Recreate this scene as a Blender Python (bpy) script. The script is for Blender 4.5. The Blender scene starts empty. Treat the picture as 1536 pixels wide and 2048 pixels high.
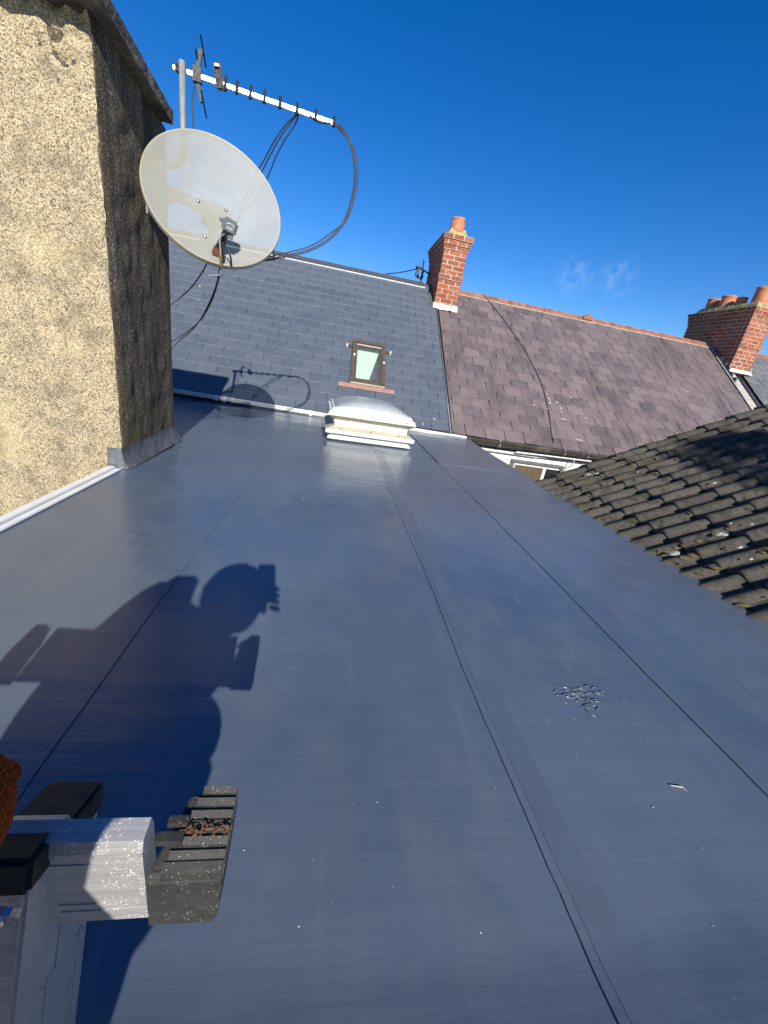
import bpy, bmesh, math, random
from mathutils import Vector, Matrix, noise
random.seed(7)
scene = bpy.context.scene
COL = scene.collection

# ------------------------------------------------------------------ camera
H = 0.90                       # metres from the flat roof up to the lens
CZ = 3.60                      # lens above the ground
F = 770.0                      # focal length in pixels of the 1536 x 2048 photograph
Yc = Vector((-96, -305, 770)).normalized()
dn = Vector((-357, 2056, 770)); dn = (dn - dn.dot(Yc) * Yc).normalized()
Zc = -dn
Xc = Yc.cross(Zc)
R = Matrix((Xc, Yc, Zc))       # world = R @ camera (x right, y down, z forward)
def ray(p): return (R @ Vector((p[0] - 768, p[1] - 1024, F))).normalized()
def on_z(p, z): d = ray(p); return d * (z / d.z)          # all in units of H, lens at the origin
def on_y(p, y): d = ray(p); return d * (y / d.y)
def on_x(p, x): d = ray(p); return d * (x / d.x)
def on_pl(p, n, c): d = ray(p); return d * (c / Vector(n).dot(d))
def W(*p):                                                # H units -> metres in the world
    v = Vector(p[0]) if len(p) == 1 else Vector(p)
    return Vector((v.x * H, v.y * H, v.z * H + CZ))
cd = bpy.data.cameras.new('camera'); cam = bpy.data.objects.new('camera', cd); COL.objects.link(cam)
cd.sensor_fit = 'VERTICAL'; cd.sensor_height = 24; cd.sensor_width = 18; cd.lens = F / 2048 * 24
cd.clip_start = 0.01; cd.clip_end = 3000
m = Matrix((R.col[0], -R.col[1], -R.col[2])).transposed().to_4x4()
m.translation = (0, 0, CZ); cam.matrix_world = m
scene.camera = cam
scene.render.resolution_x = 768; scene.render.resolution_y = 1024

# ------------------------------------------------------------------ light
A = ray((540, 1138))           # direction the sunlight travels
S_ = -A
elev = math.asin(S_.z); az = math.atan2(S_.x, S_.y)
w = bpy.data.worlds.new('World'); scene.world = w; w.use_nodes = True
nt = w.node_tree; bg = nt.nodes['Background']
sky = nt.nodes.new('ShaderNodeTexSky'); sky.sky_type = 'NISHITA'; sky.sun_disc = False
sky.sun_elevation = elev; sky.sun_rotation = az
sky.altitude = 900; sky.air_density = 1.0; sky.dust_density = 0.15; sky.ozone_density = 3.5
# two faint wisps of cloud low over the far ridge
tc = nt.nodes.new('ShaderNodeTexCoord'); nz = nt.nodes.new('ShaderNodeTexNoise')
nz.inputs['Scale'].default_value = 55; nz.inputs['Detail'].default_value = 6
nt.links.new(tc.outputs['Generated'], nz.inputs['Vector'])
acc = None
for px, rad in (((1150, 553), .026), ((1236, 556), .024)):
    d = nt.nodes.new('ShaderNodeVectorMath'); d.operation = 'DISTANCE'
    nt.links.new(tc.outputs['Generated'], d.inputs[0]); d.inputs[1].default_value = ray(px)
    mr = nt.nodes.new('ShaderNodeMapRange'); mr.interpolation_type = 'SMOOTHSTEP'
    mr.inputs['From Min'].default_value = rad * 2; mr.inputs['From Max'].default_value = 0
    mr.inputs['To Min'].default_value = 0; mr.inputs['To Max'].default_value = 1
    nt.links.new(d.outputs['Value'], mr.inputs['Value'])
    if acc is None: acc = mr.outputs[0]
    else:
        ad = nt.nodes.new('ShaderNodeMath'); ad.operation = 'ADD'
        nt.links.new(acc, ad.inputs[0]); nt.links.new(mr.outputs[0], ad.inputs[1]); acc = ad.outputs[0]
nr = nt.nodes.new('ShaderNodeMapRange'); nr.inputs['From Min'].default_value = .42; nr.inputs['From Max'].default_value = .72
nt.links.new(nz.outputs['Fac'], nr.inputs['Value'])
mu = nt.nodes.new('ShaderNodeMath'); mu.operation = 'MULTIPLY'
nt.links.new(acc, mu.inputs[0]); nt.links.new(nr.outputs[0], mu.inputs[1])
m2 = nt.nodes.new('ShaderNodeMath'); m2.operation = 'MULTIPLY'; m2.inputs[1].default_value = .18
nt.links.new(mu.outputs[0], m2.inputs[0])
mx = nt.nodes.new('ShaderNodeMixRGB'); mx.inputs[2].default_value = (6, 7, 8, 1)
hs = nt.nodes.new('ShaderNodeHueSaturation'); hs.inputs['Saturation'].default_value = 1.36; hs.inputs['Value'].default_value = 1.0; hs.inputs['Hue'].default_value = .511
nt.links.new(sky.outputs[0], hs.inputs['Color'])
nt.links.new(m2.outputs[0], mx.inputs[0]); nt.links.new(hs.outputs[0], mx.inputs[1])
nt.links.new(mx.outputs[0], bg.inputs[0]); bg.inputs[1].default_value = 0.10
ld = bpy.data.lights.new('sun', 'SUN'); ld.energy = 5.0; ld.angle = math.radians(.53); ld.color = (1, .93, .82)
sun = bpy.data.objects.new('sun', ld); COL.objects.link(sun)
sun.rotation_euler = A.to_track_quat('-Z', 'Y').to_euler(); sun.location = (3, -9, 14)
vs = scene.view_settings; vs.view_transform = 'Standard'; vs.look = 'None'; vs.exposure = 0.6; vs.gamma = 1

# ------------------------------------------------------------------ materials
class NT:
    def __init__(s, name):
        s.m = bpy.data.materials.new(name); s.m.use_nodes = True
        s.t = s.m.node_tree; s.b = s.t.nodes['Principled BSDF']; s.out = s.t.nodes['Material Output']
        s.geo = s.t.nodes.new('ShaderNodeNewGeometry'); s.pos = s.geo.outputs['Position']; s._oi = None
    def n(s, k, **kw):
        nd = s.t.nodes.new(k)
        for a_, v in kw.items(): setattr(nd, a_, v)
        return nd
    def put(s, sock, v):
        if hasattr(v, 'links') or isinstance(v, bpy.types.NodeSocket): s.t.links.new(v, sock)
        else:
            if isinstance(v, tuple) and len(v) == 3 and sock.type == 'RGBA': v = (*v, 1)
            sock.default_value = v
    def vec(s, scale=(1, 1, 1), rot=(0, 0, 0)):
        mp = s.n('ShaderNodeMapping'); mp.inputs['Scale'].default_value = scale; mp.inputs['Rotation'].default_value = rot
        s.t.links.new(s.pos, mp.inputs[0]); return mp.outputs[0]
    def noise(s, scale, detail=4, rough=.6, vec=None, dist=0):
        nd = s.n('ShaderNodeTexNoise'); nd.inputs['Scale'].default_value = scale; nd.inputs['Detail'].default_value = detail
        nd.inputs['Roughness'].default_value = rough; nd.inputs['Distortion'].default_value = dist
        s.t.links.new(vec or s.pos, nd.inputs['Vector']); return nd.outputs['Fac']
    def vor(s, scale, feature='F1', vec=None, out='Distance', rnd=1):
        nd = s.n('ShaderNodeTexVoronoi', feature=feature); nd.inputs['Scale'].default_value = scale; nd.inputs['Randomness'].default_value = rnd
        s.t.links.new(vec or s.pos, nd.inputs['Vector']); return nd.outputs[out]
    def rng(s, v, a_, b_, c=0., d=1.):
        nd = s.n('ShaderNodeMapRange'); s.put(nd.inputs[0], v)
        for i, q in enumerate((a_, b_, c, d)): nd.inputs[i + 1].default_value = q
        return nd.outputs[0]
    def math(s, op, a_, b_):
        nd = s.n('ShaderNodeMath', operation=op); s.put(nd.inputs[0], a_); s.put(nd.inputs[1], b_); return nd.outputs[0]
    def mix(s, f, a_, b_, mode='MIX'):
        nd = s.n('ShaderNodeMixRGB', blend_type=mode); s.put(nd.inputs[0], f); s.put(nd.inputs[1], a_); s.put(nd.inputs[2], b_); return nd.outputs[0]
    def rand(s):
        if s._oi is None: s._oi = s.n('ShaderNodeObjectInfo')
        return s._oi.outputs['Random']
    def z(s):
        nd = s.n('ShaderNodeSeparateXYZ'); s.t.links.new(s.pos, nd.inputs[0]); return nd.outputs
    def bump(s, h, strength=.5, dist=.01, normal=None):
        nd = s.n('ShaderNodeBump'); nd.inputs['Strength'].default_value = strength; nd.inputs['Distance'].default_value = dist
        s.put(nd.inputs['Height'], h)
        if normal: s.t.links.new(normal, nd.inputs['Normal'])
        s.t.links.new(nd.outputs[0], s.b.inputs['Normal']); return nd.outputs[0]
    def set(s, **kw):
        for k, v in kw.items(): s.put(s.b.inputs[k.replace('_', ' ')], v)
        return s.m
M = {}
def simple(name, col, rough=.6, metal=0., var=.25, scale=30, bump=.15, spec=.5, dirt=None):
    t = NT(name); f = t.noise(scale, 5)
    c = t.mix(t.rng(f, .3, .7), tuple(x * (1 - var) for x in col), tuple(min(1, x * (1 + var)) for x in col))
    if dirt:
        g = t.noise(scale * .35, 6, .7)
        c = t.mix(t.rng(g, .52, .72, 0, .8), c, dirt)
    t.set(Base_Color=c, Roughness=t.rng(t.noise(scale * 1.7, 3), .3, .7, max(.02, rough - .1), min(1, rough + .1)), Metallic=metal, Specular_IOR_Level=spec)
    if bump: t.bump(t.noise(scale * 4, 4), bump, .004)
    M[name] = t.m; return t.m

def mk_membrane():
    t = NT('membrane')
    big = t.noise(1.1, 4, .55); mid = t.noise(6, 5, .6); fine = t.noise(160, 3, .7)
    c = t.mix(t.rng(big, .3, .7), (.060, .084, .124), (.092, .120, .164))
    c = t.mix(t.rng(mid, .45, .72, 0, .6), c, (.094, .120, .150))
    st = t.noise(1.0, 6, .65, t.vec((14, 1.2, 1)))                     # brushed streaks lengthways
    c = t.mix(t.rng(st, .55, .75, 0, .35), c, (.130, .155, .190))
    patch = t.rng(t.noise(.85, 5, .5, dist=.6), .515, .53)              # where the last coat dried differently
    c = t.mix(t.math('MULTIPLY', patch, .22), c, (.110, .140, .180))
    scr = t.math('MULTIPLY', t.rng(t.noise(1, 2, .5, t.vec((70, 3.5, 1), (0, 0, .25))), .735, .75), t.rng(t.noise(1.7, 3), .5, .6))
    c = t.mix(t.math('MULTIPLY', scr, .5), c, (.26, .29, .32))
    sp = t.vor(26, vec=t.pos); c = t.mix(t.math('MULTIPLY', t.rng(sp, .035, .02), t.rng(t.noise(3, 2), .5, .62)), c, (.34, .36, .38))
    ro = t.math('ADD', t.rng(t.noise(2.2, 5, .6), .3, .7, .12, .20), t.math('MULTIPLY', patch, .07))
    t.set(Base_Color=c, Roughness=t.math('ADD', ro, t.rng(st, .4, .7, 0, .05)), Specular_IOR_Level=.68)
    n1 = t.bump(t.noise(2.4, 3, .5), .34, .02)
    wv = t.noise(1, 4, .55, t.vec((1.3, 17, 1), (0, 0, .06)))           # ripples across the roll
    n2 = t.bump(wv, .55, .004, n1)
    n3 = t.bump(t.noise(1, 4, .6, t.vec((46, 3, 1), (0, 0, -.35))), .10, .002, n2)
    t.bump(t.math('ADD', fine, t.math('MULTIPLY', t.noise(600, 2), .6)), .30, .0012, n3)
    M['membrane'] = t.m
mk_membrane()
simple('membrane_tape', (.078, .104, .143), .26, var=.14, scale=5, bump=.2)

def mk_pebble(name, pale):
    t = NT(name)
    cell = t.vor(170, out='Color'); dist = t.vor(170)
    sep = t.n('ShaderNodeSeparateColor'); t.t.links.new(cell, sep.inputs[0])
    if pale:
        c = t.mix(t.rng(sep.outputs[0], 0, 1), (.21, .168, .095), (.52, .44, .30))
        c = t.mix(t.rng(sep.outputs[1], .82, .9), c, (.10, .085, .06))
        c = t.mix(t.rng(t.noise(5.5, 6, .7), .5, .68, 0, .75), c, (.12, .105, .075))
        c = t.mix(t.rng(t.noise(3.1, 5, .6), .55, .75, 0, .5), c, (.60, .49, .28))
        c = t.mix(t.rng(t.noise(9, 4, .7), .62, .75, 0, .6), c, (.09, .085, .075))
    else:  # side face: its shade is put into darker pebble colours, with weather streaks
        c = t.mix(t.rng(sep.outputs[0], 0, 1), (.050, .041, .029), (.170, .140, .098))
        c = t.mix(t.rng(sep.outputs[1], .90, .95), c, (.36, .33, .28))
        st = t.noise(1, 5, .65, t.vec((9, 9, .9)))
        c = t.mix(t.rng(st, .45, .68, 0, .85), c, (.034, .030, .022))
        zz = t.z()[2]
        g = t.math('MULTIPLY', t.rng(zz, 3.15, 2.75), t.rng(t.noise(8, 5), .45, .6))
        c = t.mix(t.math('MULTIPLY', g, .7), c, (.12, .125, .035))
    t.set(Base_Color=c, Roughness=.95, Specular_IOR_Level=.15)
    n1 = t.bump(t.noise(18, 6, .7), .5, .014)
    t.bump(t.rng(dist, 0, .6, 1, 0), .55, .0045, n1)
    M[name] = t.m
mk_pebble('pebble_pale', True); mk_pebble('pebble_shaded', False)

def mk_slate(name, a_, b_, dusty, rough, stain=None):
    t = NT(name)
    c = t.mix(t.rand(), a_, b_)
    c = t.mix(t.rng(t.noise(3, 5, .6), .4, .7, 0, .5), c, tuple(x * 1.22 for x in b_))
    c = t.mix(t.rng(t.noise(22, 6, .75), .6, .78, 0, dusty), c, (.30, .30, .29))
    if stain:
        sv = t.noise(1.0, 5, .65, t.vec((3.2, .7, .7)))
        c = t.mix(t.rng(sv, .50, .70, 0, .75), c, stain)
        c = t.mix(t.rng(t.noise(60, 3, .6), .66, .74, 0, .5), c, (.32, .30, .26))
    t.set(Base_Color=c, Roughness=t.rng(t.noise(8, 4), .3, .7, rough - .08, rough + .12), Specular_IOR_Level=.4)
    n1 = t.bump(t.noise(9, 4, .6), .25, .01)
    t.bump(t.noise(70, 5, .7), .35, .003, n1); M[name] = t.m
mk_slate('slate_grey', (.066, .082, .108), (.084, .100, .126), .22, .42)
mk_slate('slate_purple', (.088, .070, .076), (.165, .130, .130), .6, .5, (.055, .050, .044))
mk_slate('slate_far', (.10, .11, .12), (.14, .145, .15), .4, .55, (.07, .07, .065))
simple('slate_edge', (.30, .32, .34), .8, var=.4, scale=14)  # butt edges: dust and sunlit brightness put into one paler colour
simple('slate_edge_purple', (.13, .11, .10), .9, var=.5, scale=12)

def mk_brick():
    t = NT('brick')
    c = t.mix(t.rand(), (.235, .062, .034), (.335, .110, .062))
    c = t.mix(t.rng(t.math('FRACT', t.math('MULTIPLY', t.rand(), 7.3), 0.), .72, .8, 0, .75), c, (.17, .075, .060))
    c = t.mix(t.rng(t.noise(14, 5, .7), .5, .72, 0, .6), c, (.40, .24, .15))
    c = t.mix(t.rng(t.noise(38, 4, .7), .58, .74, 0, .75), c, (.12, .06, .04))
    t.set(Base_Color=c, Roughness=.9, Specular_IOR_Level=.2); t.bump(t.noise(90, 5, .7), .7, .006); M['brick'] = t.m
mk_brick()
simple('mortar', (.50, .45, .36), .95, var=.35, scale=25, bump=.6)
simple('cement', (.34, .33, .29), .9, var=.25, scale=12, bump=.5, dirt=(.18, .16, .12))
simple('pale_cement', (.52, .50, .45), .9, var=.25, scale=12, bump=.5, dirt=(.24, .22, .18))
simple('haunch', (.32, .27, .12), .95, var=.5, scale=18, bump=.8, dirt=(.12, .11, .06))
simple('dry_leaf', (.11, .060, .028), .9, var=.6, scale=200, bump=0)
simple('terracotta', (.42, .17, .085), .8, var=.3, scale=12, bump=.3, dirt=(.16, .09, .06))
simple('ridge_red', (.24, .105, .065), .9, var=.4, scale=10, bump=.5, dirt=(.30, .23, .14))
simple('ridge_grey', (.055, .062, .075), .6, var=.2, scale=14)
simple('white_plastic', (.66, .67, .66), .32, var=.05, scale=8, bump=.04, dirt=(.62, .60, .53))
simple('cream_plastic', (.40, .38, .29), .45, var=.10, scale=6, bump=.08, dirt=(.34, .30, .17))
simple('grime', (.36, .32, .15), .7, var=.4, scale=20, bump=.2)
simple('white_render', (.78, .77, .73), .9, var=.08, scale=5, bump=.5, dirt=(.52, .50, .45))
simple('lead', (.12, .13, .145), .5, metal=.35, var=.3, scale=16, bump=.35, dirt=(.22, .23, .25))
simple('black_plastic', (.016, .017, .019), .6, var=.3, scale=40, bump=0, spec=.25)
simple('cable_black', (.014, .014, .016), .5, var=.2, scale=60, bump=0)
simple('grey_paint', (.20, .215, .22), .5, var=.15, scale=25)
simple('aluminium', (.80, .81, .82), .34, metal=1., var=.05, scale=30, bump=0)
simple('aerial_grey', (.045, .048, .052), .6, var=.2, scale=40, bump=0, spec=.3)
simple('brown_frame', (.085, .062, .050), .5, var=.2, scale=20)
simple('pink_strip', (.30, .17, .14), .85, var=.25, scale=22, bump=.3)
simple('gutter_brown', (.055, .047, .042), .45, var=.35, scale=10, dirt=(.17, .15, .12))
simple('concrete', (.27, .26, .24), .9, var=.25, scale=4, bump=.4)
simple('slab', (.085, .075, .062), .95, var=.55, scale=22, bump=.9, dirt=(.24, .22, .19))
simple('skin', (.48, .29, .21), .55, var=.06, scale=20, bump=.1)
simple('hair', (.035, .025, .018), .7, var=.3, scale=120, bump=.4)
simple('trousers', (.03, .034, .045), .85, var=.2, scale=40, bump=.3)
simple('bark', (.10, .075, .05), .95, var=.4, scale=15, bump=.8)
simple('droppings', (.42, .41, .36), .8, var=.2, scale=60)
simple('blind', (.13, .080, .050), .7, var=.25, scale=9)
simple('steel', (.55, .56, .58), .28, metal=1., var=.1, scale=60)
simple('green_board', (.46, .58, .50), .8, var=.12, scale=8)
simple('lnb_grey', (.10, .115, .125), .5, var=.15, scale=30)
simple('rust', (.16, .055, .03), .9, var=.5, scale=50, bump=.5)
simple('phone_black', (.01, .01, .012), .2, var=.1, scale=20, bump=0)
simple('copper', (.45, .30, .10), .35, metal=.8, var=.1, scale=80)

def mk_alu_scuffed():
    t = NT('alu_scuffed')
    st = t.noise(1, 4, .6, t.vec((3, 260, 260)))
    c = t.mix(t.rng(st, .35, .65), (.34, .345, .35), (.44, .445, .45))
    spk = t.math('MULTIPLY', t.rng(t.vor(380), .45, .25), t.rng(t.noise(60, 6, .8), .47, .60))
    c = t.mix(t.math('MULTIPLY', spk, .8), c, (.62, .61, .56))
    dk = t.rng(t.noise(210, 3, .7), .70, .76); c = t.mix(t.math('MULTIPLY', dk, .6), c, (.12, .12, .12))
    t.set(Base_Color=c, Roughness=t.math('ADD', .36, t.math('MULTIPLY', spk, .4)), Metallic=t.math('SUBTRACT', .45, t.math('MULTIPLY', spk, .45)))
    t.bump(t.math('ADD', st, t.math('MULTIPLY', spk, .8)), .25, .001); M['alu_scuffed'] = t.m
mk_alu_scuffed()
def mk_rubber():
    t = NT('rubber')
    c = t.mix(t.rng(t.noise(30, 5, .7), .35, .7), (.014, .0145, .0145), (.034, .035, .034))
    sc = t.math('MULTIPLY', t.rng(t.noise(1, 5, .75, t.vec((520, 150, 150), (.3, .2, .5))), .60, .70), t.rng(t.noise(34, 4, .7), .48, .62))
    c = t.mix(t.math('MULTIPLY', sc, .75), c, (.48, .46, .40))
    sp = t.math('MULTIPLY', t.rng(t.vor(300), .22, .10), t.rng(t.noise(60, 3), .5, .6)); c = t.mix(t.math('MULTIPLY', sp, .7), c, (.45, .43, .38))
    t.set(Base_Color=c, Roughness=.62); t.bump(t.noise(260, 5, .7), .4, .0015); M['rubber'] = t.m
mk_rubber()
def mk_tile():
    t = NT('concrete_tile')
    c = t.mix(t.rand(), (.044, .040, .034), (.070, .063, .054))
    c = t.mix(t.rng(t.noise(130, 4, .8), .46, .66), c, (.135, .125, .105))
    c = t.mix(t.rng(t.noise(12, 6, .7), .48, .66, 0, .8), c, (.022, .020, .016))
    c = t.mix(t.rng(t.noise(7, 5, .7), .58, .7, 0, .5), c, (.095, .082, .036))
    c = t.mix(t.rng(t.noise(45, 4, .7), .67, .73, 0, .7), c, (.34, .33, .28))
    t.set(Base_Color=c, Roughness=.97, Specular_IOR_Level=.15)
    n1 = t.bump(t.noise(30, 5, .7), .5, .01); t.bump(t.noise(240, 4, .8), .8, .004, n1); M['concrete_tile'] = t.m
mk_tile()
def mk_dish():
    t = NT('dish_mesh')
    tex = t.n('ShaderNodeTexCoord'); ob = tex.outputs['Object']
    vn = t.n('ShaderNodeTexVoronoi', voronoi_dimensions='2D'); vn.inputs['Scale'].default_value = 150; vn.inputs['Randomness'].default_value = .1; t.t.links.new(ob, vn.inputs['Vector']); d = vn.outputs['Distance']
    c = t.mix(t.rng(t.noise(5, 4), .35, .7), (.275, .278, .245), (.33, .333, .30))
    c = t.mix(t.rng(t.noise(3.3, 4, .6), .50, .66, 0, .55), c, (.29, .28, .19))
    c = t.mix(t.rng(d,   .40, .22, 0, .22), c, (.20, .205, .17))
    t.set(Base_Color=c, Roughness=.6, Specular_IOR_Level=.25, Alpha=.80); M['dish_mesh'] = t.m
mk_dish()
simple('dish_back', (.20, .19, .12), .7, var=.25, scale=20)
def mk_knit():
    t = NT('orange_knit')
    f = t.rng(t.vor(330, rnd=.35), .1, .6, 1, 0)
    t.set(Base_Color=t.mix(t.rng(f, 0, .7), (.22, .035, .006), (.62, .115, .018)), Roughness=.95, Specular_IOR_Level=.1)
    t.bump(f, .8, .003); M['orange_knit'] = t.m
mk_knit()
def mk_glass(name, rough=.02):
    t = NT(name); t.t.nodes.remove(t.b)
    fr = t.n('ShaderNodeFresnel'); fr.inputs[0].default_value = 1.5
    tr = t.n('ShaderNodeBsdfTransparent'); tr.inputs[0].default_value = (.90, .95, .92, 1)
    gl = t.n('ShaderNodeBsdfGlossy'); gl.inputs['Roughness'].default_value = rough
    ms = t.n('ShaderNodeMixShader'); t.t.links.new(t.rng(fr.outputs[0], 0, 1, .06, 1), ms.inputs[0])
    t.t.links.new(tr.outputs[0], ms.inputs[1]); t.t.links.new(gl.outputs[0], ms.inputs[2]); t.t.links.new(ms.outputs[0], t.out.inputs[0])
    M[name] = t.m
mk_glass('glass')
def mk_dome():
    t = NT('dome_plastic')
    c = t.mix(t.rng(t.noise(7, 5, .6), .35, .7), (.26, .29, .315), (.34, .365, .38))
    t.set(Base_Color=c, Roughness=.34, Specular_IOR_Level=.4); M['dome_plastic'] = t.m
mk_dome()
def mk_leaf(name, a_, b_):
    t = NT(name); t.set(Base_Color=t.mix(t.noise(5, 3), a_, b_), Roughness=.8); M[name] = t.m
mk_leaf('leaf', (.02, .045, .012), (.05, .09, .025)); mk_leaf('moss', (.040, .034, .014), (.105, .082, .030)); mk_leaf('grass', (.05, .08, .025), (.08, .11, .04))

# ------------------------------------------------------------------ mesh helpers
class MB:
    def __init__(s): s.v = []; s.f = []; s.mi = []
    def add(s, vs_, fs_, mi=0):
        o = len(s.v); s.v += [tuple(x) for x in vs_]; s.f += [tuple(i + o for i in f) for f in fs_]; s.mi += [mi] * len(fs_); return s
    def hexa(s, p, mi=0):                       # 8 points: bottom ring 0-3, top ring 4-7
        return s.add(p, [(3, 2, 1, 0), (4, 5, 6, 7), (0, 1, 5, 4), (1, 2, 6, 5), (2, 3, 7, 6), (3, 0, 4, 7)], mi)
    def box(s, a_, b_, mi=0):
        (x0, y0, z0), (x1, y1, z1) = a_, b_
        return s.hexa([(x0, y0, z0), (x1, y0, z0), (x1, y1, z0), (x0, y1, z0), (x0, y0, z1), (x1, y0, z1), (x1, y1, z1), (x0, y1, z1)], mi)
    def obox(s, o, ex, ey, ez, a_, b_, mi=0):   # box in a local frame
        o = Vector(o); L = lambda x, y, z: o + ex * x + ey * y + ez * z
        (x0, y0, z0), (x1, y1, z1) = a_, b_
        return s.hexa([L(x0, y0, z0), L(x1, y0, z0), L(x1, y1, z0), L(x0, y1, z0), L(x0, y0, z1), L(x1, y0, z1), L(x1, y1, z1), L(x0, y1, z1)], mi)
    def tube(s, pts, r, seg=8, caps=True, mi=0):
        pts = [Vector(p) for p in pts]; n = len(pts); rr = r if isinstance(r, (list, tuple)) else [r] * n
        up = None; rings = []
        for i, p in enumerate(pts):
            d = (pts[min(i + 1, n - 1)] - pts[max(i - 1, 0)]).normalized()
            if up is None: up = d.orthogonal().normalized()
            up = (up - d * up.dot(d)); up = up.normalized() if up.length > 1e-6 else d.orthogonal().normalized()
            sd = d.cross(up); rings.append([p + (up * math.cos(k * 2 * math.pi / seg) + sd * math.sin(k * 2 * math.pi / seg)) * rr[i] for k in range(seg)])
        vs_ = [q for ring in rings for q in ring]; fs_ = []
        for i in range(n - 1):
            for k in range(seg):
                k2 = (k + 1) % seg; fs_.append((i * seg + k, i * seg + k2, (i + 1) * seg + k2, (i + 1) * seg + k))
        if caps: fs_ += [tuple(range(seg))[::-1], tuple((n - 1) * seg + k for k in range(seg))]
        return s.add(vs_, fs_, mi)
    def lathe(s, o, prof, seg=20, mi=0, ax=None):
        o = Vector(o); ez = (ax or Vector((0, 0, 1))).normalized(); ex = ez.orthogonal().normalized(); ey = ez.cross(ex)
        vs_ = []; n = len(prof)
        for r, z in prof:
            vs_ += [o + ez * z + (ex * math.cos(k * 2 * math.pi / seg) + ey * math.sin(k * 2 * math.pi / seg)) * r for k in range(seg)]
        fs_ = []
        for i in range(n - 1):
            for k in range(seg):
                k2 = (k + 1) % seg; fs_.append((i * seg + k, i * seg + k2, (i + 1) * seg + k2, (i + 1) * seg + k))
        return s.add(vs_, fs_, mi)
    def grid(s, fn, nu, nv, mi=0):
        vs_ = [fn(i / nu, j / nv) for j in range(nv + 1) for i in range(nu + 1)]
        fs_ = [(j * (nu + 1) + i, j * (nu + 1) + i + 1, (j + 1) * (nu + 1) + i + 1, (j + 1) * (nu + 1) + i) for j in range(nv) for i in range(nu)]
        return s.add(vs_, fs_, mi)
    def blob(s, c, r, sq=(1, 1, 1), mi=0, seed=0, amp=.3):
        bm = bmesh.new(); bmesh.ops.create_icosphere(bm, subdivisions=1, radius=1)
        vs_ = []
        for v in bm.verts:
            k = 1 + amp * noise.noise(v.co * 1.3 + Vector((seed * 3.1, seed * 1.7, 0)))
            vs_.append(Vector(c) + Vector((v.co.x * sq[0], v.co.y * sq[1], v.co.z * sq[2])) * r * k)
        fs_ = [tuple(v.index for v in f.verts) for f in bm.faces]; bm.free(); return s.add(vs_, fs_, mi)
    def mesh(s, name, mats, smooth=False):
        me = bpy.data.meshes.new(name); me.from_pydata(s.v, [], s.f)
        for m_ in (mats if isinstance(mats, (list, tuple)) else [mats]): me.materials.append(M[m_])
        me.polygons.foreach_set('material_index', s.mi); me.polygons.foreach_set('use_smooth', [smooth] * len(s.f)); me.update(); return me
    def build(s, name, mats, parent=None, smooth=False, bevel=0, auto=None):
        me = s.mesh(name, mats, smooth)
        if bevel:
            bm = bmesh.new(); bm.from_mesh(me); bmesh.ops.remove_doubles(bm, verts=bm.verts, dist=1e-6)
            bmesh.ops.bevel(bm, geom=[e for e in bm.edges if len(e.link_faces) == 2 and e.calc_face_angle() > .6], offset=bevel, segments=2, affect='EDGES', clamp_overlap=True)
            bm.to_mesh(me); bm.free()
            for p in me.polygons: p.use_smooth = False
        o = bpy.data.objects.new(name, me); COL.objects.link(o)
        if auto: me.shade_smooth() if hasattr(me, 'shade_smooth') else None
        if parent: o.parent = parent; o.matrix_parent_inverse = parent.matrix_world.inverted() if False else Matrix.Translation(-Vector(parent.location)) if parent.type == 'EMPTY' else Matrix.Identity(4)
        return o
def tag(o, label=None, cat=None, group=None, kind=None):
    if label: o['label'] = label
    if cat: o['category'] = cat
    if group: o['group'] = group
    if kind: o['kind'] = kind
    return o
def thing(name, label, cat, loc=(0, 0, 0), group=None):
    o = bpy.data.objects.new(name, None); o.location = loc; o.empty_display_size = .1; COL.objects.link(o); return tag(o, label, cat, group)
def inst(name, me, mat, parent):                # a piece that shares its mesh; mat is its world matrix
    o = bpy.data.objects.new(name, me); COL.objects.link(o); o.parent = parent
    off = Vector(parent.location) if parent.type == 'EMPTY' else Vector()
    o.matrix_basis = Matrix.Translation(-off) @ mat; return o
def frame(o, ex, ey, ez):
    m_ = Matrix((ex, ey, ez)).transposed().to_4x4(); m_.translation = o; return m_
def spline(pts, n=8):
    P = [Vector(p) for p in pts]; out = []
    for i in range(len(P) - 1):
        p0, p1, p2, p3 = P[max(i - 1, 0)], P[i], P[i + 1], P[min(i + 2, len(P) - 1)]
        for k in range(n):
            t = k / n; out.append(.5 * ((2 * p1) + (p2 - p0) * t + (2 * p0 - 5 * p1 + 4 * p2 - p3) * t * t + (3 * p1 - p0 - 3 * p2 + p3) * t ** 3))
    return out + [P[-1]]
EX, EY, EZ = Vector((1, 0, 0)), Vector((0, 1, 0)), Vector((0, 0, 1))

# ------------------------------------------------------------------ ground
g = MB(); g.grid(lambda u, v: (-600 + 1200 * u, -600 + 1200 * v, 0), 24, 24)
tag(g.build('ground', 'concrete'), kind='structure')

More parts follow.
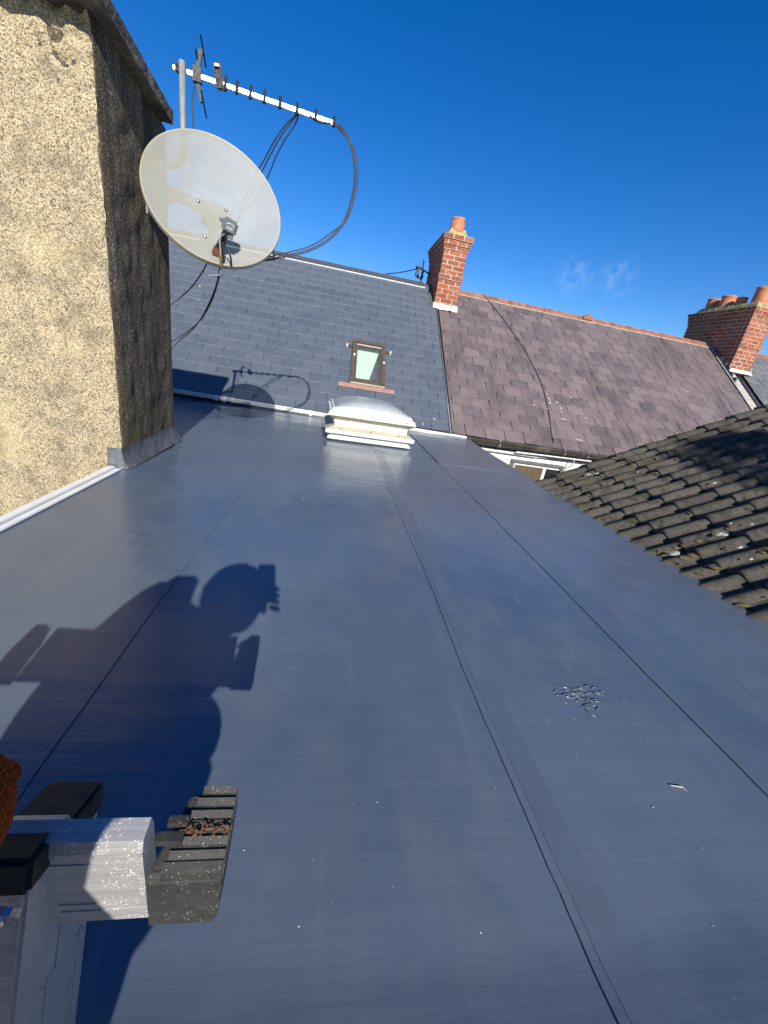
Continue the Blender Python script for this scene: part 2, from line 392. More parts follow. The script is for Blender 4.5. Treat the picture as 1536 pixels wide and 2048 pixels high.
# ------------------------------------------------------------------ flat roofed extension
ZR = CZ - H                                    # top of the membrane
ext = thing('flat_roof_extension', 'low extension with wide blue-grey membrane flat roof and lapped seams', 'building', (.5, 3.2, 0))
XL, XR, Y0, Y1 = -1.47 * H, 2.58 * H, .10 * H, 7.12 * H
b = MB(); b.box((XL + .03, Y0 + .06, 0), (XR - .03, Y1 - .02, ZR - .06)); b.build('wall', 'white_render', ext)
b = MB(); b.box((XL - 3.0, 4.05 * H, 0), (XL + .03, Y1 - .02, ZR - .06)); b.build('wall', 'white_render', ext)
def lay(x, y, z):                              # the sheet dips over the front edge and rises at the house
    d = 0
    yk = (.37 + .03 * noise.noise(Vector((x * 1.5, 0, 9)))) * H
    if y < yk: t_ = (yk - y) / (.27 * H); d += .032 * t_ * t_ * (3 - 2 * t_)
    if y > 6.45 * H: d += ((y - 6.45 * H) / (.7 * H)) ** 2 * .05 + .012 * noise.noise(Vector((x * 2.2, y * 7, 3))) * min(1, (y - 6.45 * H) * 4)
    d += .004 * noise.noise(Vector((x * 1.3, y * .9, 0)))
    return z + d
def strip(x0, x1, z, y0=Y0, y1=Y1, wob0=0, wob1=0, nu=20, nv=220, th=.006, name='membrane_sheet', mat='membrane'):
    def fn(u, v):
        y = y0 + (y1 - y0) * v ** 1.7
        wb = lambda q: noise.noise(Vector((y * 1.4, q, 0))) + .35 * noise.noise(Vector((y * 6.5, q, 3))) + .12 * noise.noise(Vector((y * 25, q, 7)))
        a_ = x0 + wob0 * wb(x0); c_ = x1 + wob1 * wb(x1)
        x = a_ + (c_ - a_) * u; return Vector((x, y, lay(x, y, z)))
    mb = MB(); mb.grid(fn, nu, nv)
    n = (nu + 1)
    for i in list(range(nv)):                  # thickness of the two long edges
        for e, s_ in ((0, 1), (nu, -1)):
            p, q = Vector(mb.v[i * n + e]), Vector(mb.v[(i + 1) * n + e])
            mb.add([p, q, q - EZ * th, p - EZ * th], [(0, 1, 2, 3)])
    for row in (0, nv):
        for i in range(nu):
            p, q = Vector(mb.v[row * n + i]), Vector(mb.v[row * n + i + 1]); mb.add([p, q, q - EZ * th, p - EZ * th], [(0, 1, 2, 3)])
    return mb.build(name, mat, ext, smooth=True)
strip(-.70 * H, .72 * H, ZR - .0034, nu=28)
strip(XL, -.578 * H, ZR, wob1=.010)
strip(.625 * H, .70 * H, ZR + .0022, y1=5.05 * H, wob0=.008, wob1=.014, nu=4, th=.002, name='seam_tape', mat='membrane_tape')
strip(.602 * H, 1.50 * H, ZR + .001, wob0=.011)
strip(1.405 * H, XR, ZR + .0052, y1=4.66 * H, wob0=.008)
strip(1.405 * H, XR, ZR + .0100, y0=4.58 * H, wob0=.008, nv=50)
strip(XL - 3.0, XL + .02, ZR - .004, y0=4.02 * H, nu=24, nv=60)
strip(-1.45 * H, -.05 * H, ZR + .004, y0=6.02 * H, y1=Y1 - .01, nu=40, nv=40)
# long fold the sheet makes in front of the gutter
fb = MB()
fa, fe = on_z((442, 822), -1), on_z((610, 846), -1)
def fold(u, v):
    p = W(fa.lerp(fe, u)); t = v * 2 - 1
    hgt = .035 * math.sin(math.pi * min(1, u * 1.6 + .12) if u < .3 else math.pi * (.6 - .0 * u)) * (1 - u) ** .7
    return Vector((p.x, p.y + t * .09 + .03 * noise.noise(Vector((u * 4, 0, 0))), lay(p.x, p.y, ZR + .003) + hgt * (1 - t * t) - .002 * abs(t)))

# white edge trim on the left verge, in two lengths
for y0, y1 in ((Y0, 1.75 * H), (1.76 * H, 2.93 * H)):
    b = MB(); b.box((XL - .055, y0, ZR - .07), (XL - .012, y1, ZR + .024)); b.box((XL - .012, y0, ZR + .002), (XL + .022, y1, ZR + .012)); b.box((XL - .075, y0, ZR - .075), (XL - .055, y1, ZR - .012))
    b.build('edge_trim', 'white_plastic', ext, bevel=.003)
b = MB(); b.box((XR - .012, Y0, ZR - .12), (XR + .004, Y1, ZR + .003)); b.build('edge_trim', 'lead', ext)
b = MB(); b.box((XL, Y0 - .02, ZR - .18), (XR, Y0 + .004, ZR + .03)); b.build('fascia', 'white_plastic', ext)
# creased scuff, stuck grit and small debris on the sheet
cr = MB(); rr = random.Random(3)
def zt(x):
    return ZR + (.001 if x > .6 * H else -.0034)
for k in range(40):
    u_ = rr.random(); p = W(on_z((1112 + 88 * u_ + rr.uniform(-10, 10), 1372 + 50 * u_ * rr.random() + rr.uniform(-8, 22)), -1)); a_ = rr.uniform(-.5, .5); l = rr.uniform(.008, .035)
    d = Vector((math.cos(a_), math.sin(a_), 0)) * l
    cr.tube([p - d + EZ * .000, p + EZ * .003 + Vector((0, rr.uniform(-.006, .006), 0)), p + d], [.0005, rr.uniform(.0012, .0026), .0005], 6)
p0, p1 = W(on_z((1128, 1388), -1)), W(on_z((1180, 1389), -1)); cr.tube([p0, (p0 + p1) / 2 + EZ * .002, p1], [.0008, .0028, .0008], 6)
p0, p1 = W(on_z((1168, 1418), -1)), W(on_z((1192, 1436), -1)); cr.tube([p0, (p0 + p1) / 2 + EZ * .002, p1], [.0008, .0028, .0008], 6)
cr.build('crease', 'membrane', ext, smooth=True)
gr = MB()
for k in range(90):
    px = (rr.uniform(360, 1500), rr.uniform(1000, 2000))
    if px[0] < 560 and 1130 < px[1] < 1580: continue
    p = W(on_z(px, -1)); rr_ = rr.choice((.0006, .0007, .0009, .0013)) * (1.3 if px[1] < 1300 else 1)
    gr.blob((p.x, p.y, zt(p.x) + rr_ * .5), rr_, (rr.uniform(.8, 1.8), rr.uniform(.8, 1.6), .7), seed=k)
for px, r_ in (((1003, 1757), .003), ((1012, 1768), .0025), ((962, 1864), .0045), ((1010, 1822), .003), ((988, 1915), .003), ((990, 1970), .004), ((1200, 1480), .002), ((1295, 1482), .003)):
    p = W(on_z(px, -1)); r_ *= .5; gr.blob((p.x, p.y, zt(p.x) + r_ * .4), r_, (1.2, 1, .6), seed=int(px[0]))
tag(gr.build('grit', 'droppings'), 'pale specks of grit scattered over the blue-grey flat roof', 'grit', kind='stuff')
tw = MB(); p0, p1, p2 = [W(on_z(q, -1)) + EZ * .003 for q in ((1340, 1572), (1364, 1576), (1373, 1584))]
tw.tube([p0, p1, p2], [.001, .002, .0006], 6); tag(tw.build('twig', 'droppings'), 'tiny pale twig lying on the flat roof between two seams', 'twig')

# ------------------------------------------------------------------ rendered block on the left
blk = thing('rendered_wall_block', 'tall pebbledashed wall block, sunlit cream front and weathered side coloured dark for its shade', 'wall', W(-2.6, 3.4, -4))
BX, BY0, BY1 = -1.475, 3.0, 3.95
def top_z(y): return 1.50 - (y - 2.95) * .09
def rough(p, amp, f=9.):
    q = Vector(p); return amp * (noise.noise(q * f) + .5 * noise.noise(q * f * 2.7))
def front(u, v):
    x = (-4.2 + (4.2 + BX) * u); z = -4 + (top_z(BY0) + 4) * v; p = W(x, BY0, z)
    er = max(0, 1 - math.hypot((x - BX + .12) * 2.2, (z - 1.42) * 3.0)) ; e2 = max(0, (x - BX + .06) / .06)
    p.y += rough(p, .006) + (.05 * er * (.6 + noise.noise(p * 22)) if er > 0 else 0) + .012 * e2 ** 2
    p.x += (rough(p, .009, 14.) if u > .999 else 0); return p
def side(u, v):
    y = BY0 + (BY1 - BY0) * u; z = -4 + (top_z(y) + 4) * v
    if u == 0: return front(1, v)
    p = W(BX, y, z); p.x += rough(p, .007) * min(1, u * 8) * (1 - u ** 20) + (.016 * min(1, u * 12)); return p
# bands near the camera's view are finer
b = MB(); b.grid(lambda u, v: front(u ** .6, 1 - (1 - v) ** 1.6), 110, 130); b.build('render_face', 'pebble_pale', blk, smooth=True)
b = MB(); b.grid(lambda u, v: side(u, 1 - (1 - v) ** 1.6), 60, 130); b.build('render_face', 'pebble_shaded', blk, smooth=True)
b = MB(); b.box(W(-4.2, BY0 + .03, -4), W(BX - .03, BY1, top_z(BY1))); b.build('core', 'pebble_shaded', blk)
# capping slab, sloping down to the back
sl = MB(); n_ = 40
def slab(u, v):                                # section round the slab, ends closed below
    ring = [(-4.2, 0), (-1.37, 0), (-1.37, .075), (-4.2, .10)]
    k = v * 4; i = int(k) % 4; t = k - int(k); (xa, za), (xb, zb) = ring[i], ring[(i + 1) % 4]
    y = 2.84 + (3.86 - 2.84) * u; p = W(xa + (xb - xa) * t, y, top_z(y) - .005 + za + (zb - za) * t)
    if p.x > -1.45 * H: p += Vector((rough(p, .004, 24.), 0, rough(p + Vector((3, 0, 0)), .0035, 24.)))
    return p
sl.grid(slab, 50, 32)
for u in (0, 1): sl.add([slab(u, i / 4) for i in range(4)], [(0, 1, 2, 3)])
sl.build('capping_slab', 'slab', blk)
# lead apron at its foot
def apron(u, v):
    y = 2.955 + (4.0 - 2.955) * u; lip = v
    p = W(BX + .024 + .045 * lip ** 2, y, -.845 - .150 * lip + .015 * u); p.z += rough(p, .004, 8.) * (1 - lip); p.x += rough(p + Vector((0, 5, 0)), .006, 12.); return p
b = MB(); b.grid(apron, 60, 12); b.build('lead_apron', 'lead', blk, smooth=True)
b = MB(); b.grid(lambda u, v: W(BX - .075 + (.10 + .045 * (1 - v) ** 2) * u, 2.957, -.995 + .15 * v) + Vector((0, rough((u, v, 2), .006, 3.), 0)), 10, 12); b.build('lead_apron', 'lead', blk, smooth=True)

# ------------------------------------------------------------------ slated houses behind
AL = math.radians(38); CA, SA = math.cos(AL), math.sin(AL); YE, ZE = 7.0, -.93
UP = Vector((0, CA, SA)); NRM = Vector((0, -SA, CA))
def RF(x, s, off=0): return W(x, YE + s * CA, ZE + s * SA) + NRM * off
RIDGE = (10.86 - YE) / CA
def roof_pt(p):
    t = math.tan(AL); v = on_pl(p, (0, -t, 1), ZE - t * YE); return v.x, (v.y - YE) / CA
def house(name, label, x0, x1, wallmat):
    h = thing(name, label, 'house', W((x0 + x1) / 2, 10.8, -4))
    b = MB(); b.box(W(x0 + .01, 7.15, -4), W(x1 - .01, 14.5, ZE - .06)); b.build('wall', wallmat, h)
    b = MB()                                   # boarded roof under the slates, both slopes
    yb = 10.86 * 2 - YE
    b.hexa([W(x0, YE + .04, ZE - .1), W(x1, YE + .04, ZE - .1), W(x1, 10.86, ZE - .1), W(x0, 10.86, ZE - .1), W(x0, YE + .04, ZE + .004), W(x1, YE + .04, ZE + .004), W(x1, 10.86, RIDGE * SA + ZE - .03), W(x0, 10.86, RIDGE * SA + ZE - .03)])
    b.hexa([W(x0, 10.861, ZE - .1), W(x1, 10.861, ZE - .1), W(x1, yb, ZE - .1), W(x0, yb, ZE - .1), W(x0, 10.861, RIDGE * SA + ZE - .03), W(x1, 10.861, RIDGE * SA + ZE - .03), W(x1, yb, ZE), W(x0, yb, ZE)])
    return h, b.build('roof', 'black_plastic', h)
def slate_mesh(nm, w_, l, th, mats, clip=(0, 0), chip=0, seed=0):
    r = random.Random(seed); c0, c1 = clip
    P = [(-w_ / 2 + c0, 0)] if c0 == 0 else [(-w_ / 2, c0 * 1.2), (-w_ / 2 + c0, 0)]
    k = 3
    for i in range(1, k): P.append((-w_ / 2 + c0 + (w_ - c0 - c1) * i / k, r.uniform(-chip, chip)))
    P += [(w_ / 2, 0)] if c1 == 0 else [(w_ / 2 - c1, 0), (w_ / 2, c1 * 1.2)]
    P += [(w_ / 2, l), (-w_ / 2, l)]
    tilt = lambda y: th * 1.25 * (1 - y / l) + .004
    mb = MB(); n = len(P)
    mb.add([(x, y, tilt(y) + th) for x, y in P], [tuple(range(n))])
    top = [(x, y, tilt(y) + th) for x, y in P]; bot = [(x, y, tilt(y)) for x, y in P]
    for i in range(n):
        j = (i + 1) % n; mb.add([top[i], bot[i], bot[j], top[j]], [(0, 1, 2, 3)], 1 if i < n - 2 else 0)
    return mb.mesh(nm, mats)
def visible(p):
    c = R.transposed() @ (p - Vector((0, 0, CZ)))
    if c.z <= .02: return False, 0
    x, y = 768 + F * c.x / c.z, 1024 + F * c.y / c.z
    return (-60 < x < 1600 and -60 < y < 2110), c.length
def lay_slates(roof, x0, x1, wd, gauge, variants, name, mats, jitter, cap=296, shift=0., smax=RIDGE - .06, skip=None):
    spots = []; rows = int(smax / gauge) + 1
    for r_ in range(rows):
        s = r_ * gauge; off = (wd / 2 if r_ % 2 else 0) + shift
        i0 = math.floor((x0 - off) / wd) - 1
        for i in range(i0, i0 + int((x1 - x0) / wd) + 4):
            a_, c_ = max(x0, off + i * wd), min(x1, off + (i + 1) * wd)
            if c_ - a_ < .08 * wd: continue
            xc = (a_ + c_) / 2; ok, d = visible(RF(xc, s))
            if not ok: continue
            if skip and skip(xc, s): continue
            spots.append((d, xc, s, c_ - a_, r_))
    spots.sort(key=lambda q: q[0]); rest = MB(); rg = random.Random(11)
    for k, (d, xc, s, w_, r_) in enumerate(spots):
        me = rg.choice(variants(xc, s)); full = (wd - .012) ; sx = (w_ - .012) / full
        lmax = min(1., (RIDGE - .005 - s) / (gauge * 1.45))
        ja = rg.gauss(0, jitter)
        ex = (EX + UP * ja).normalized(); ey = (UP - EX * ja).normalized()
        mt = frame(RF(xc, s + rg.gauss(0, jitter * .6), rg.uniform(0, .0035)), ex * sx, ey * lmax, NRM)
        if k < cap: inst(name, me, mt, roof)
        else:
            vs_ = [mt @ v.co for v in me.vertices]
            for p in me.polygons: rest.add([vs_[i] for i in p.vertices], [tuple(range(len(p.vertices)))], p.material_index)
    if rest.f: tag(rest.build('slate_field', mats, roof), kind='stuff')
# grey house
hg, rg_ = house('grey_slate_house', 'house with smooth blue-grey slate roof and one small roof window', -5.6, 2.235, 'white_render')
GW, GG = .355, .258
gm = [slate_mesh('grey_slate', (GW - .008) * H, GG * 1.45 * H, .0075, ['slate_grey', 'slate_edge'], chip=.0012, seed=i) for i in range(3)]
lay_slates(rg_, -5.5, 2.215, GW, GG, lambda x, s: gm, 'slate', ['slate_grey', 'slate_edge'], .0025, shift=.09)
# purple house
hp, rp_ = house('purple_slate_house', 'house with old mottled purple slate roof and red ridge tiles', 2.245, 10.60, 'white_render')
PW, PG = .40, .262
def pm_(clip, sd): return slate_mesh('purple_slate', (PW - .012) * H, PG * 1.45 * H, .008, ['slate_purple', 'slate_edge_purple'], clip, .004, sd)
plain = [pm_((0, 0), 1), pm_((.02, 0), 2), pm_((0, .015), 3)]; clipped = [pm_((.065, .04), 4), pm_((.05, .055), 5), pm_((.07, .02), 6), pm_((0.03, .045), 7), pm_((0, .05), 8)]
lay_slates(rp_, 2.265, 10.34, PW, PG, lambda x, s: clipped if x > 4.2 + .35 * math.sin(s * 3) and s > .5 else plain, 'slate', ['slate_purple', 'slate_edge_purple'], .010, shift=.13)
# house beyond
hf, rf_ = house('far_grey_house', 'pale grey slate roofed house just beyond the many-potted chimney', 10.62, 16.5, 'white_render')
fm = [slate_mesh('far_slate', (PW - .012) * H, PG * 1.45 * H, .008, ['slate_far', 'slate_edge_purple'], (.02, .0), .003, 20 + i) for i in range(2)]
lay_slates(rf_, 10.92, 14.6, PW, PG, lambda x, s: fm, 'slate', ['slate_far', 'slate_edge_purple'], .008)
# ridge tiles
def ridge_run(h, x0, x1, ln, mat, wing, th, gap, jit=0, under=None):
    n = max(1, round((x1 - x0) / ln)); dx = (x1 - x0) / n; L = dx * H - gap
    mb = MB(); top = .02
    for sgn in (-1, 1):
        a_ = Vector((0, 0, top)); e = Vector((0, sgn * wing * CA, top - wing * SA)); dn_ = Vector((0, -sgn * .002, -th))
        mb.hexa([a_ + dn_, a_ + dn_ + EX * L, e + dn_ + EX * L, e + dn_, a_, a_ + EX * L, e + EX * L, e] if sgn > 0 else [e + dn_, e + dn_ + EX * L, a_ + dn_ + EX * L, a_ + dn_, e, e + EX * L, a_ + EX * L, a_])
    mb.tube([Vector((-.004, 0, top)), Vector((L, 0, top))], th * .9, 8)
    me = mb.mesh('ridge_tile', mat)
    for i in range(n):
        o = W(x0 + i * dx, 10.86, ZE + RIDGE * SA) + EZ * (.01 + random.uniform(-jit, jit)); inst('ridge_tile', me, Matrix.Translation(o), h)
    if under:
        b = MB(); s0 = RIDGE - wing / H - .012
        for i in range(n): b.obox(RF(x0 + i * dx, s0, .012), EX, UP, NRM, (.004, 0, 0), (dx * H - .004, .030, .016))
        b.build('ridge_mortar', under, h)
ridge_run(hg, -5.5, 1.97, .50, 'ridge_grey', .17, .014, .006, .001, 'white_plastic')
ridge_run(hp, 2.72, 10.30, .50, 'ridge_red', .15, .022, .010, .005, 'cement')
ridge_run(hf, 11.2, 14.5, .50, 'ridge_red', .15, .022, .010, .005)
x_, s_ = roof_pt((1172, 640)); b = MB()        # odd upright saddle tile on the ridge
b.obox(W(x_, 10.80, ZE + RIDGE * SA), EX, EY, EZ, (-.12, -.05, -.02), (.12, .05, .03)); b.add([W(x_, 10.80, ZE + RIDGE * SA) + Vector(q) for q in ((-.12, -.05, .03), (.12, -.05, .03), (0, -.03, .11), (-.12, .05, .03), (.12, .05, .03), (0, .03, .11))], [(0, 1, 2), (3, 5, 4), (0, 2, 5, 3), (1, 4, 5, 2)])
b.build('saddle_tile', 'ridge_red', hp)
# lead roll between the two roofs, cement verge by the far chimney
b = MB(); b.tube([RF(2.235, -.02, .022), RF(2.225, 1.6, .024), RF(2.215, 3.85, .024)], .016, 8); b.build('lead_roll', 'lead', hg, smooth=True)
for i in range(9):
    s0 = .02 + i * .54; b = MB(); b.obox(RF(10.36, s0, .012), EX, UP, NRM, (0, 0, 0), (.22, .47, .018)); b.build('verge_slab', 'cement', hp)
b = MB(); b.tube([RF(10.66, 0, .03), RF(10.66, 3.4, .03)], .03, 8); b.build('lead_roll', 'lead', hf, smooth=True)
b = MB(); b.tube([RF(10.345, 0, .03), RF(10.33, 2.4, .03), RF(10.31, 4.7, .03)], .009, 6); b.build('cable', 'cable_black', hp)

# gutters
def gutter(parent, name, x0, z0, x1, z1, r, mat, y, prof='ogee'):
    mb = MB(); ex = (W(x1, y, z1) - W(x0, y, z0)); L = ex.length; ex.normalize(); o = W(x0, y, z0)
    if prof == 'ogee': P = [(.0, .0), (-.045, .0), (-.062, .018), (-.066, .036), (-.078, .052), (-.078, .066), (-.070, .066), (-.066, .052), (-.054, .032), (-.04, .012), (-.004, .012), (-.004, .06), (0, .06)]
    else: P = [(r * math.cos(t) - r, r * math.sin(t) + r) for t in [math.pi + math.pi * i / 8 for i in range(9)]] + [((r - .006) * math.cos(t) - r, (r - .006) * math.sin(t) + r) for t in [2 * math.pi - math.pi * i / 8 for i in range(9)]]
    n = len(P); vs_ = [o + EY * a_ + EZ * c_ for a_, c_ in P] + [o + ex * L + EY * a_ + EZ * c_ for a_, c_ in P]
    mb.add(vs_, [(i, (i + 1) % n, n + (i + 1) % n, n + i) for i in range(n)] + ([tuple(range(n)), tuple(range(2 * n - 1, n - 1, -1))] if prof != 'half' else []))
    return mb.build(name, mat, parent, smooth=False), o, ex, P
def gz(x): return -.940 - (x + 2.02) * .0135
for a_, c_ in ((-4.6, -.0), (-.004, 2.53)):
    gutter(hg, 'gutter', a_, gz(a_), c_, gz(c_), .055, 'white_plastic', 6.99)
for x in (-1.88, -1.74, -1.62, -.33, 1.22):     # joints and brackets
    b = MB(); b.obox(W(x, 6.99, gz(x)), EX, EY, EZ, (-.02, -.084, -.006), (.02, .002, .069)); b.build('gutter_bracket', 'white_plastic', hg, bevel=.004)
b = MB(); b.box(W(-5.4, 6.985, -1.06), W(2.235, 7.15, -.90)); b.build('fascia', 'black_plastic', hg)  # black puts the shadow between gutter and membrane into the board's colour
gutter(hp, 'gutter', 2.56, -1.0, 9.9, -.93, .058, 'gutter_brown', 7.0, 'half')
b = MB(); b.tube([W(2.56, 6.96, -.985), W(9.9, 6.96, -.915)], .055, 10); b.build('gutter', 'gutter_brown', hp, smooth=True)
for x in (3.2, 4.55, 5.05): 
    b = MB(); z = -1.0 + (x - 2.56) * .0095
    b.tube([W(x, 6.96, z + .015) + Vector((0, .062 * math.cos(t), .062 * math.sin(t))) for t in [i * math.pi / 6 for i in range(13)]], .009, 6); b.build('gutter_bracket', 'cement', hp)
b = MB(); b.box(W(2.6, 7.05, -1.10), W(10.3, 7.16, -.965)); b.build('fascia', 'lead', hp)
b = MB(); b.box(W(2.75, 7.06, -1.155), W(4.1, 7.148, -1.115)); b.build('string_course', 'white_plastic', hp)
b = MB(); b.tube([W(3.6, 6.98, -1.09), W(5.2, 6.98, -1.06)], .012, 8); b.build('pipe', 'white_plastic', hp)
b = MB(); b.tube(spline([W(4.85, 6.99, -1.05), W(4.83, 7.0, -1.2), W(4.75, 7.08, -1.4), W(4.72, 7.1, -2.2)]), .011, 8); b.build('waste_pipe', 'cement', hp)
# window in the white wall
wn = MB(); wx0, wx1, wz0, wz1 = 3.62, 4.75, -2.6, -1.31
for a_, c_ in (((wx0 - .0, 7.085, wz1), (wx1, 7.152, wz1 + .055)), ((wx0, 7.085, wz0), (wx0 + .06, 7.152, wz1)), ((wx1 - .06, 7.085, wz0), (wx1, 7.152, wz1)), ((wx0 + .06, 7.085, wz0), (wx1 - .06, 7.152, wz0 + .06))): wn.box(W(a_), W(c_))
wo = wn.build('window', 'lead', hp)
b = MB(); b.box(W(wx0 + .062, 7.125, wz1 - .05), W(wx1 - .062, 7.149, wz1 - .002)); b.box(W(4.34, 7.12, wz0 + .06), W(4.40, 7.149, wz1 - .05)); b.box(W(wx0 + .062, 7.125, wz0 + .06), W(wx0 + .10, 7.149, wz1 - .05)); b.build('sash', 'white_plastic', wo)
b = MB(); b.box(W(wx0 + .101, 7.139, wz0 + .07), W(4.338, 7.148, wz1 - .06)); b.build('blind', 'blind', wo)
b = MB(); b.box(W(4.402, 7.139, wz0 + .07), W(wx1 - .064, 7.148, wz1 - .06)); b.build('blind', 'black_plastic', wo)
b = MB(); b.add([W(wx0 + .101, 7.131, wz0 + .07), W(wx1 - .064, 7.131, wz0 + .07), W(wx1 - .064, 7.131, wz1 - .06), W(wx0 + .101, 7.131, wz1 - .06)], [(0, 1, 2, 3)]); b.build('pane', 'glass', wo)

# roof window in the grey slates
rw = thing('roof_window', 'small brown-framed roof window with green-tinted pane in grey slates', 'roof window', RF(.635, 1.5))
x0, x1, s0, s1 = .30, .975, .90, 2.13; fw = .075
def rbox(a_, c_, n0, n1): return (RF(0, 0), EX, UP, NRM, (a_[0] * H, a_[1] * H, n0), (c_[0] * H, c_[1] * H, n1))
b = MB(); b.obox(*rbox((x0, s0), (x0 + fw, s1), .0, .075)); b.obox(*rbox((x1 - fw, s0), (x1, s1), .0, .075)); b.obox(*rbox((x0 + fw, s1 - fw), (x1 - fw, s1), .0, .078)); b.obox(*rbox((x0 + fw, s0), (x1 - fw, s0 + fw), .0, .060))
b.build('frame', 'brown_frame', rw, bevel=.006)
b = MB(); i0, i1, j0, j1 = x0 + fw + .004, x1 - fw - .004, s0 + fw + .004, s1 - fw - .004; e = .026
for a_, c_ in (((i0, j0), (i0 + e, j1)), ((i1 - e, j0), (i1, j1)), ((i0 + e, j0), (i1 - e, j0 + e)), ((i0 + e, j1 - e * 3), (i1 - e, j1))): b.obox(*rbox(a_, c_, .02, .058))
b.build('sash', 'brown_frame', rw)
b = MB(); b.add([RF(x, s, .04) for x, s in ((i0 + e, j0 + e), (i1 - e, j0 + e), (i1 - e, j1 - e * 3), (i0 + e, j1 - e * 3))], [(0, 1, 2, 3)]); b.build('pane', 'glass', rw)
b = MB(); b.obox(*rbox((i0 + e + .002, j0 + e + .002), (i1 - e - .002, j1 - e * 3 - .002), .0245, .027)); b.build('backing', 'lead', rw)
q_ = [RF(x, s, .0285) for x, s in ((i0 + e + .002, j0 + e + .002), (i0 + .28, j0 + e + .002), (i1 - e - .03, j1 - e * 3 - .1), (i0 + e + .002, j1 - e * 3 - .1))]  # slanted cut puts the pane's diagonal reflection into the blind's shape
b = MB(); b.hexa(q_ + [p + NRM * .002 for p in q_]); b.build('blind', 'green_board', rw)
b = MB(); b.obox(*rbox((i0 + .01, j1 - e * 2.4), (i1 - .01, j1 - e * 1.2), .058, .066)); b.build('vent_bar', 'cream_plastic', rw)
b = MB(); b.obox(*rbox((x0 + .01, s0 - .03), (x1 - .005, s0 - .003), .03, .052)); b.build('sill', 'cream_plastic', rw)
b = MB(); b.obox(*rbox((.09, .755), (1.16, .865), .026, .031)); b.build('flashing_strip', 'pink_strip', rw)
for xx, ss in ((x0 - .09, 1.92), (x1 + .02, 1.92)):
    b = MB(); b.obox(*rbox((xx, ss), (xx + .07, ss + .05), .02, .05)); b.build('bracket', 'brown_frame', rw)
    b = MB(); k = xx - .035 if xx < .6 else xx + .072; b.obox(*rbox((k, ss), (k + .033, ss + .05), .02, .06)); b.build('bracket', 'white_plastic', rw)
for xx, ss in ((x0 + .03, 1.62), (x1 - .05, 1.52)):
    b = MB(); b.obox(*rbox((xx, ss), (xx + .035, ss + .04), .075, .092)); b.build('catch', 'white_plastic', rw)

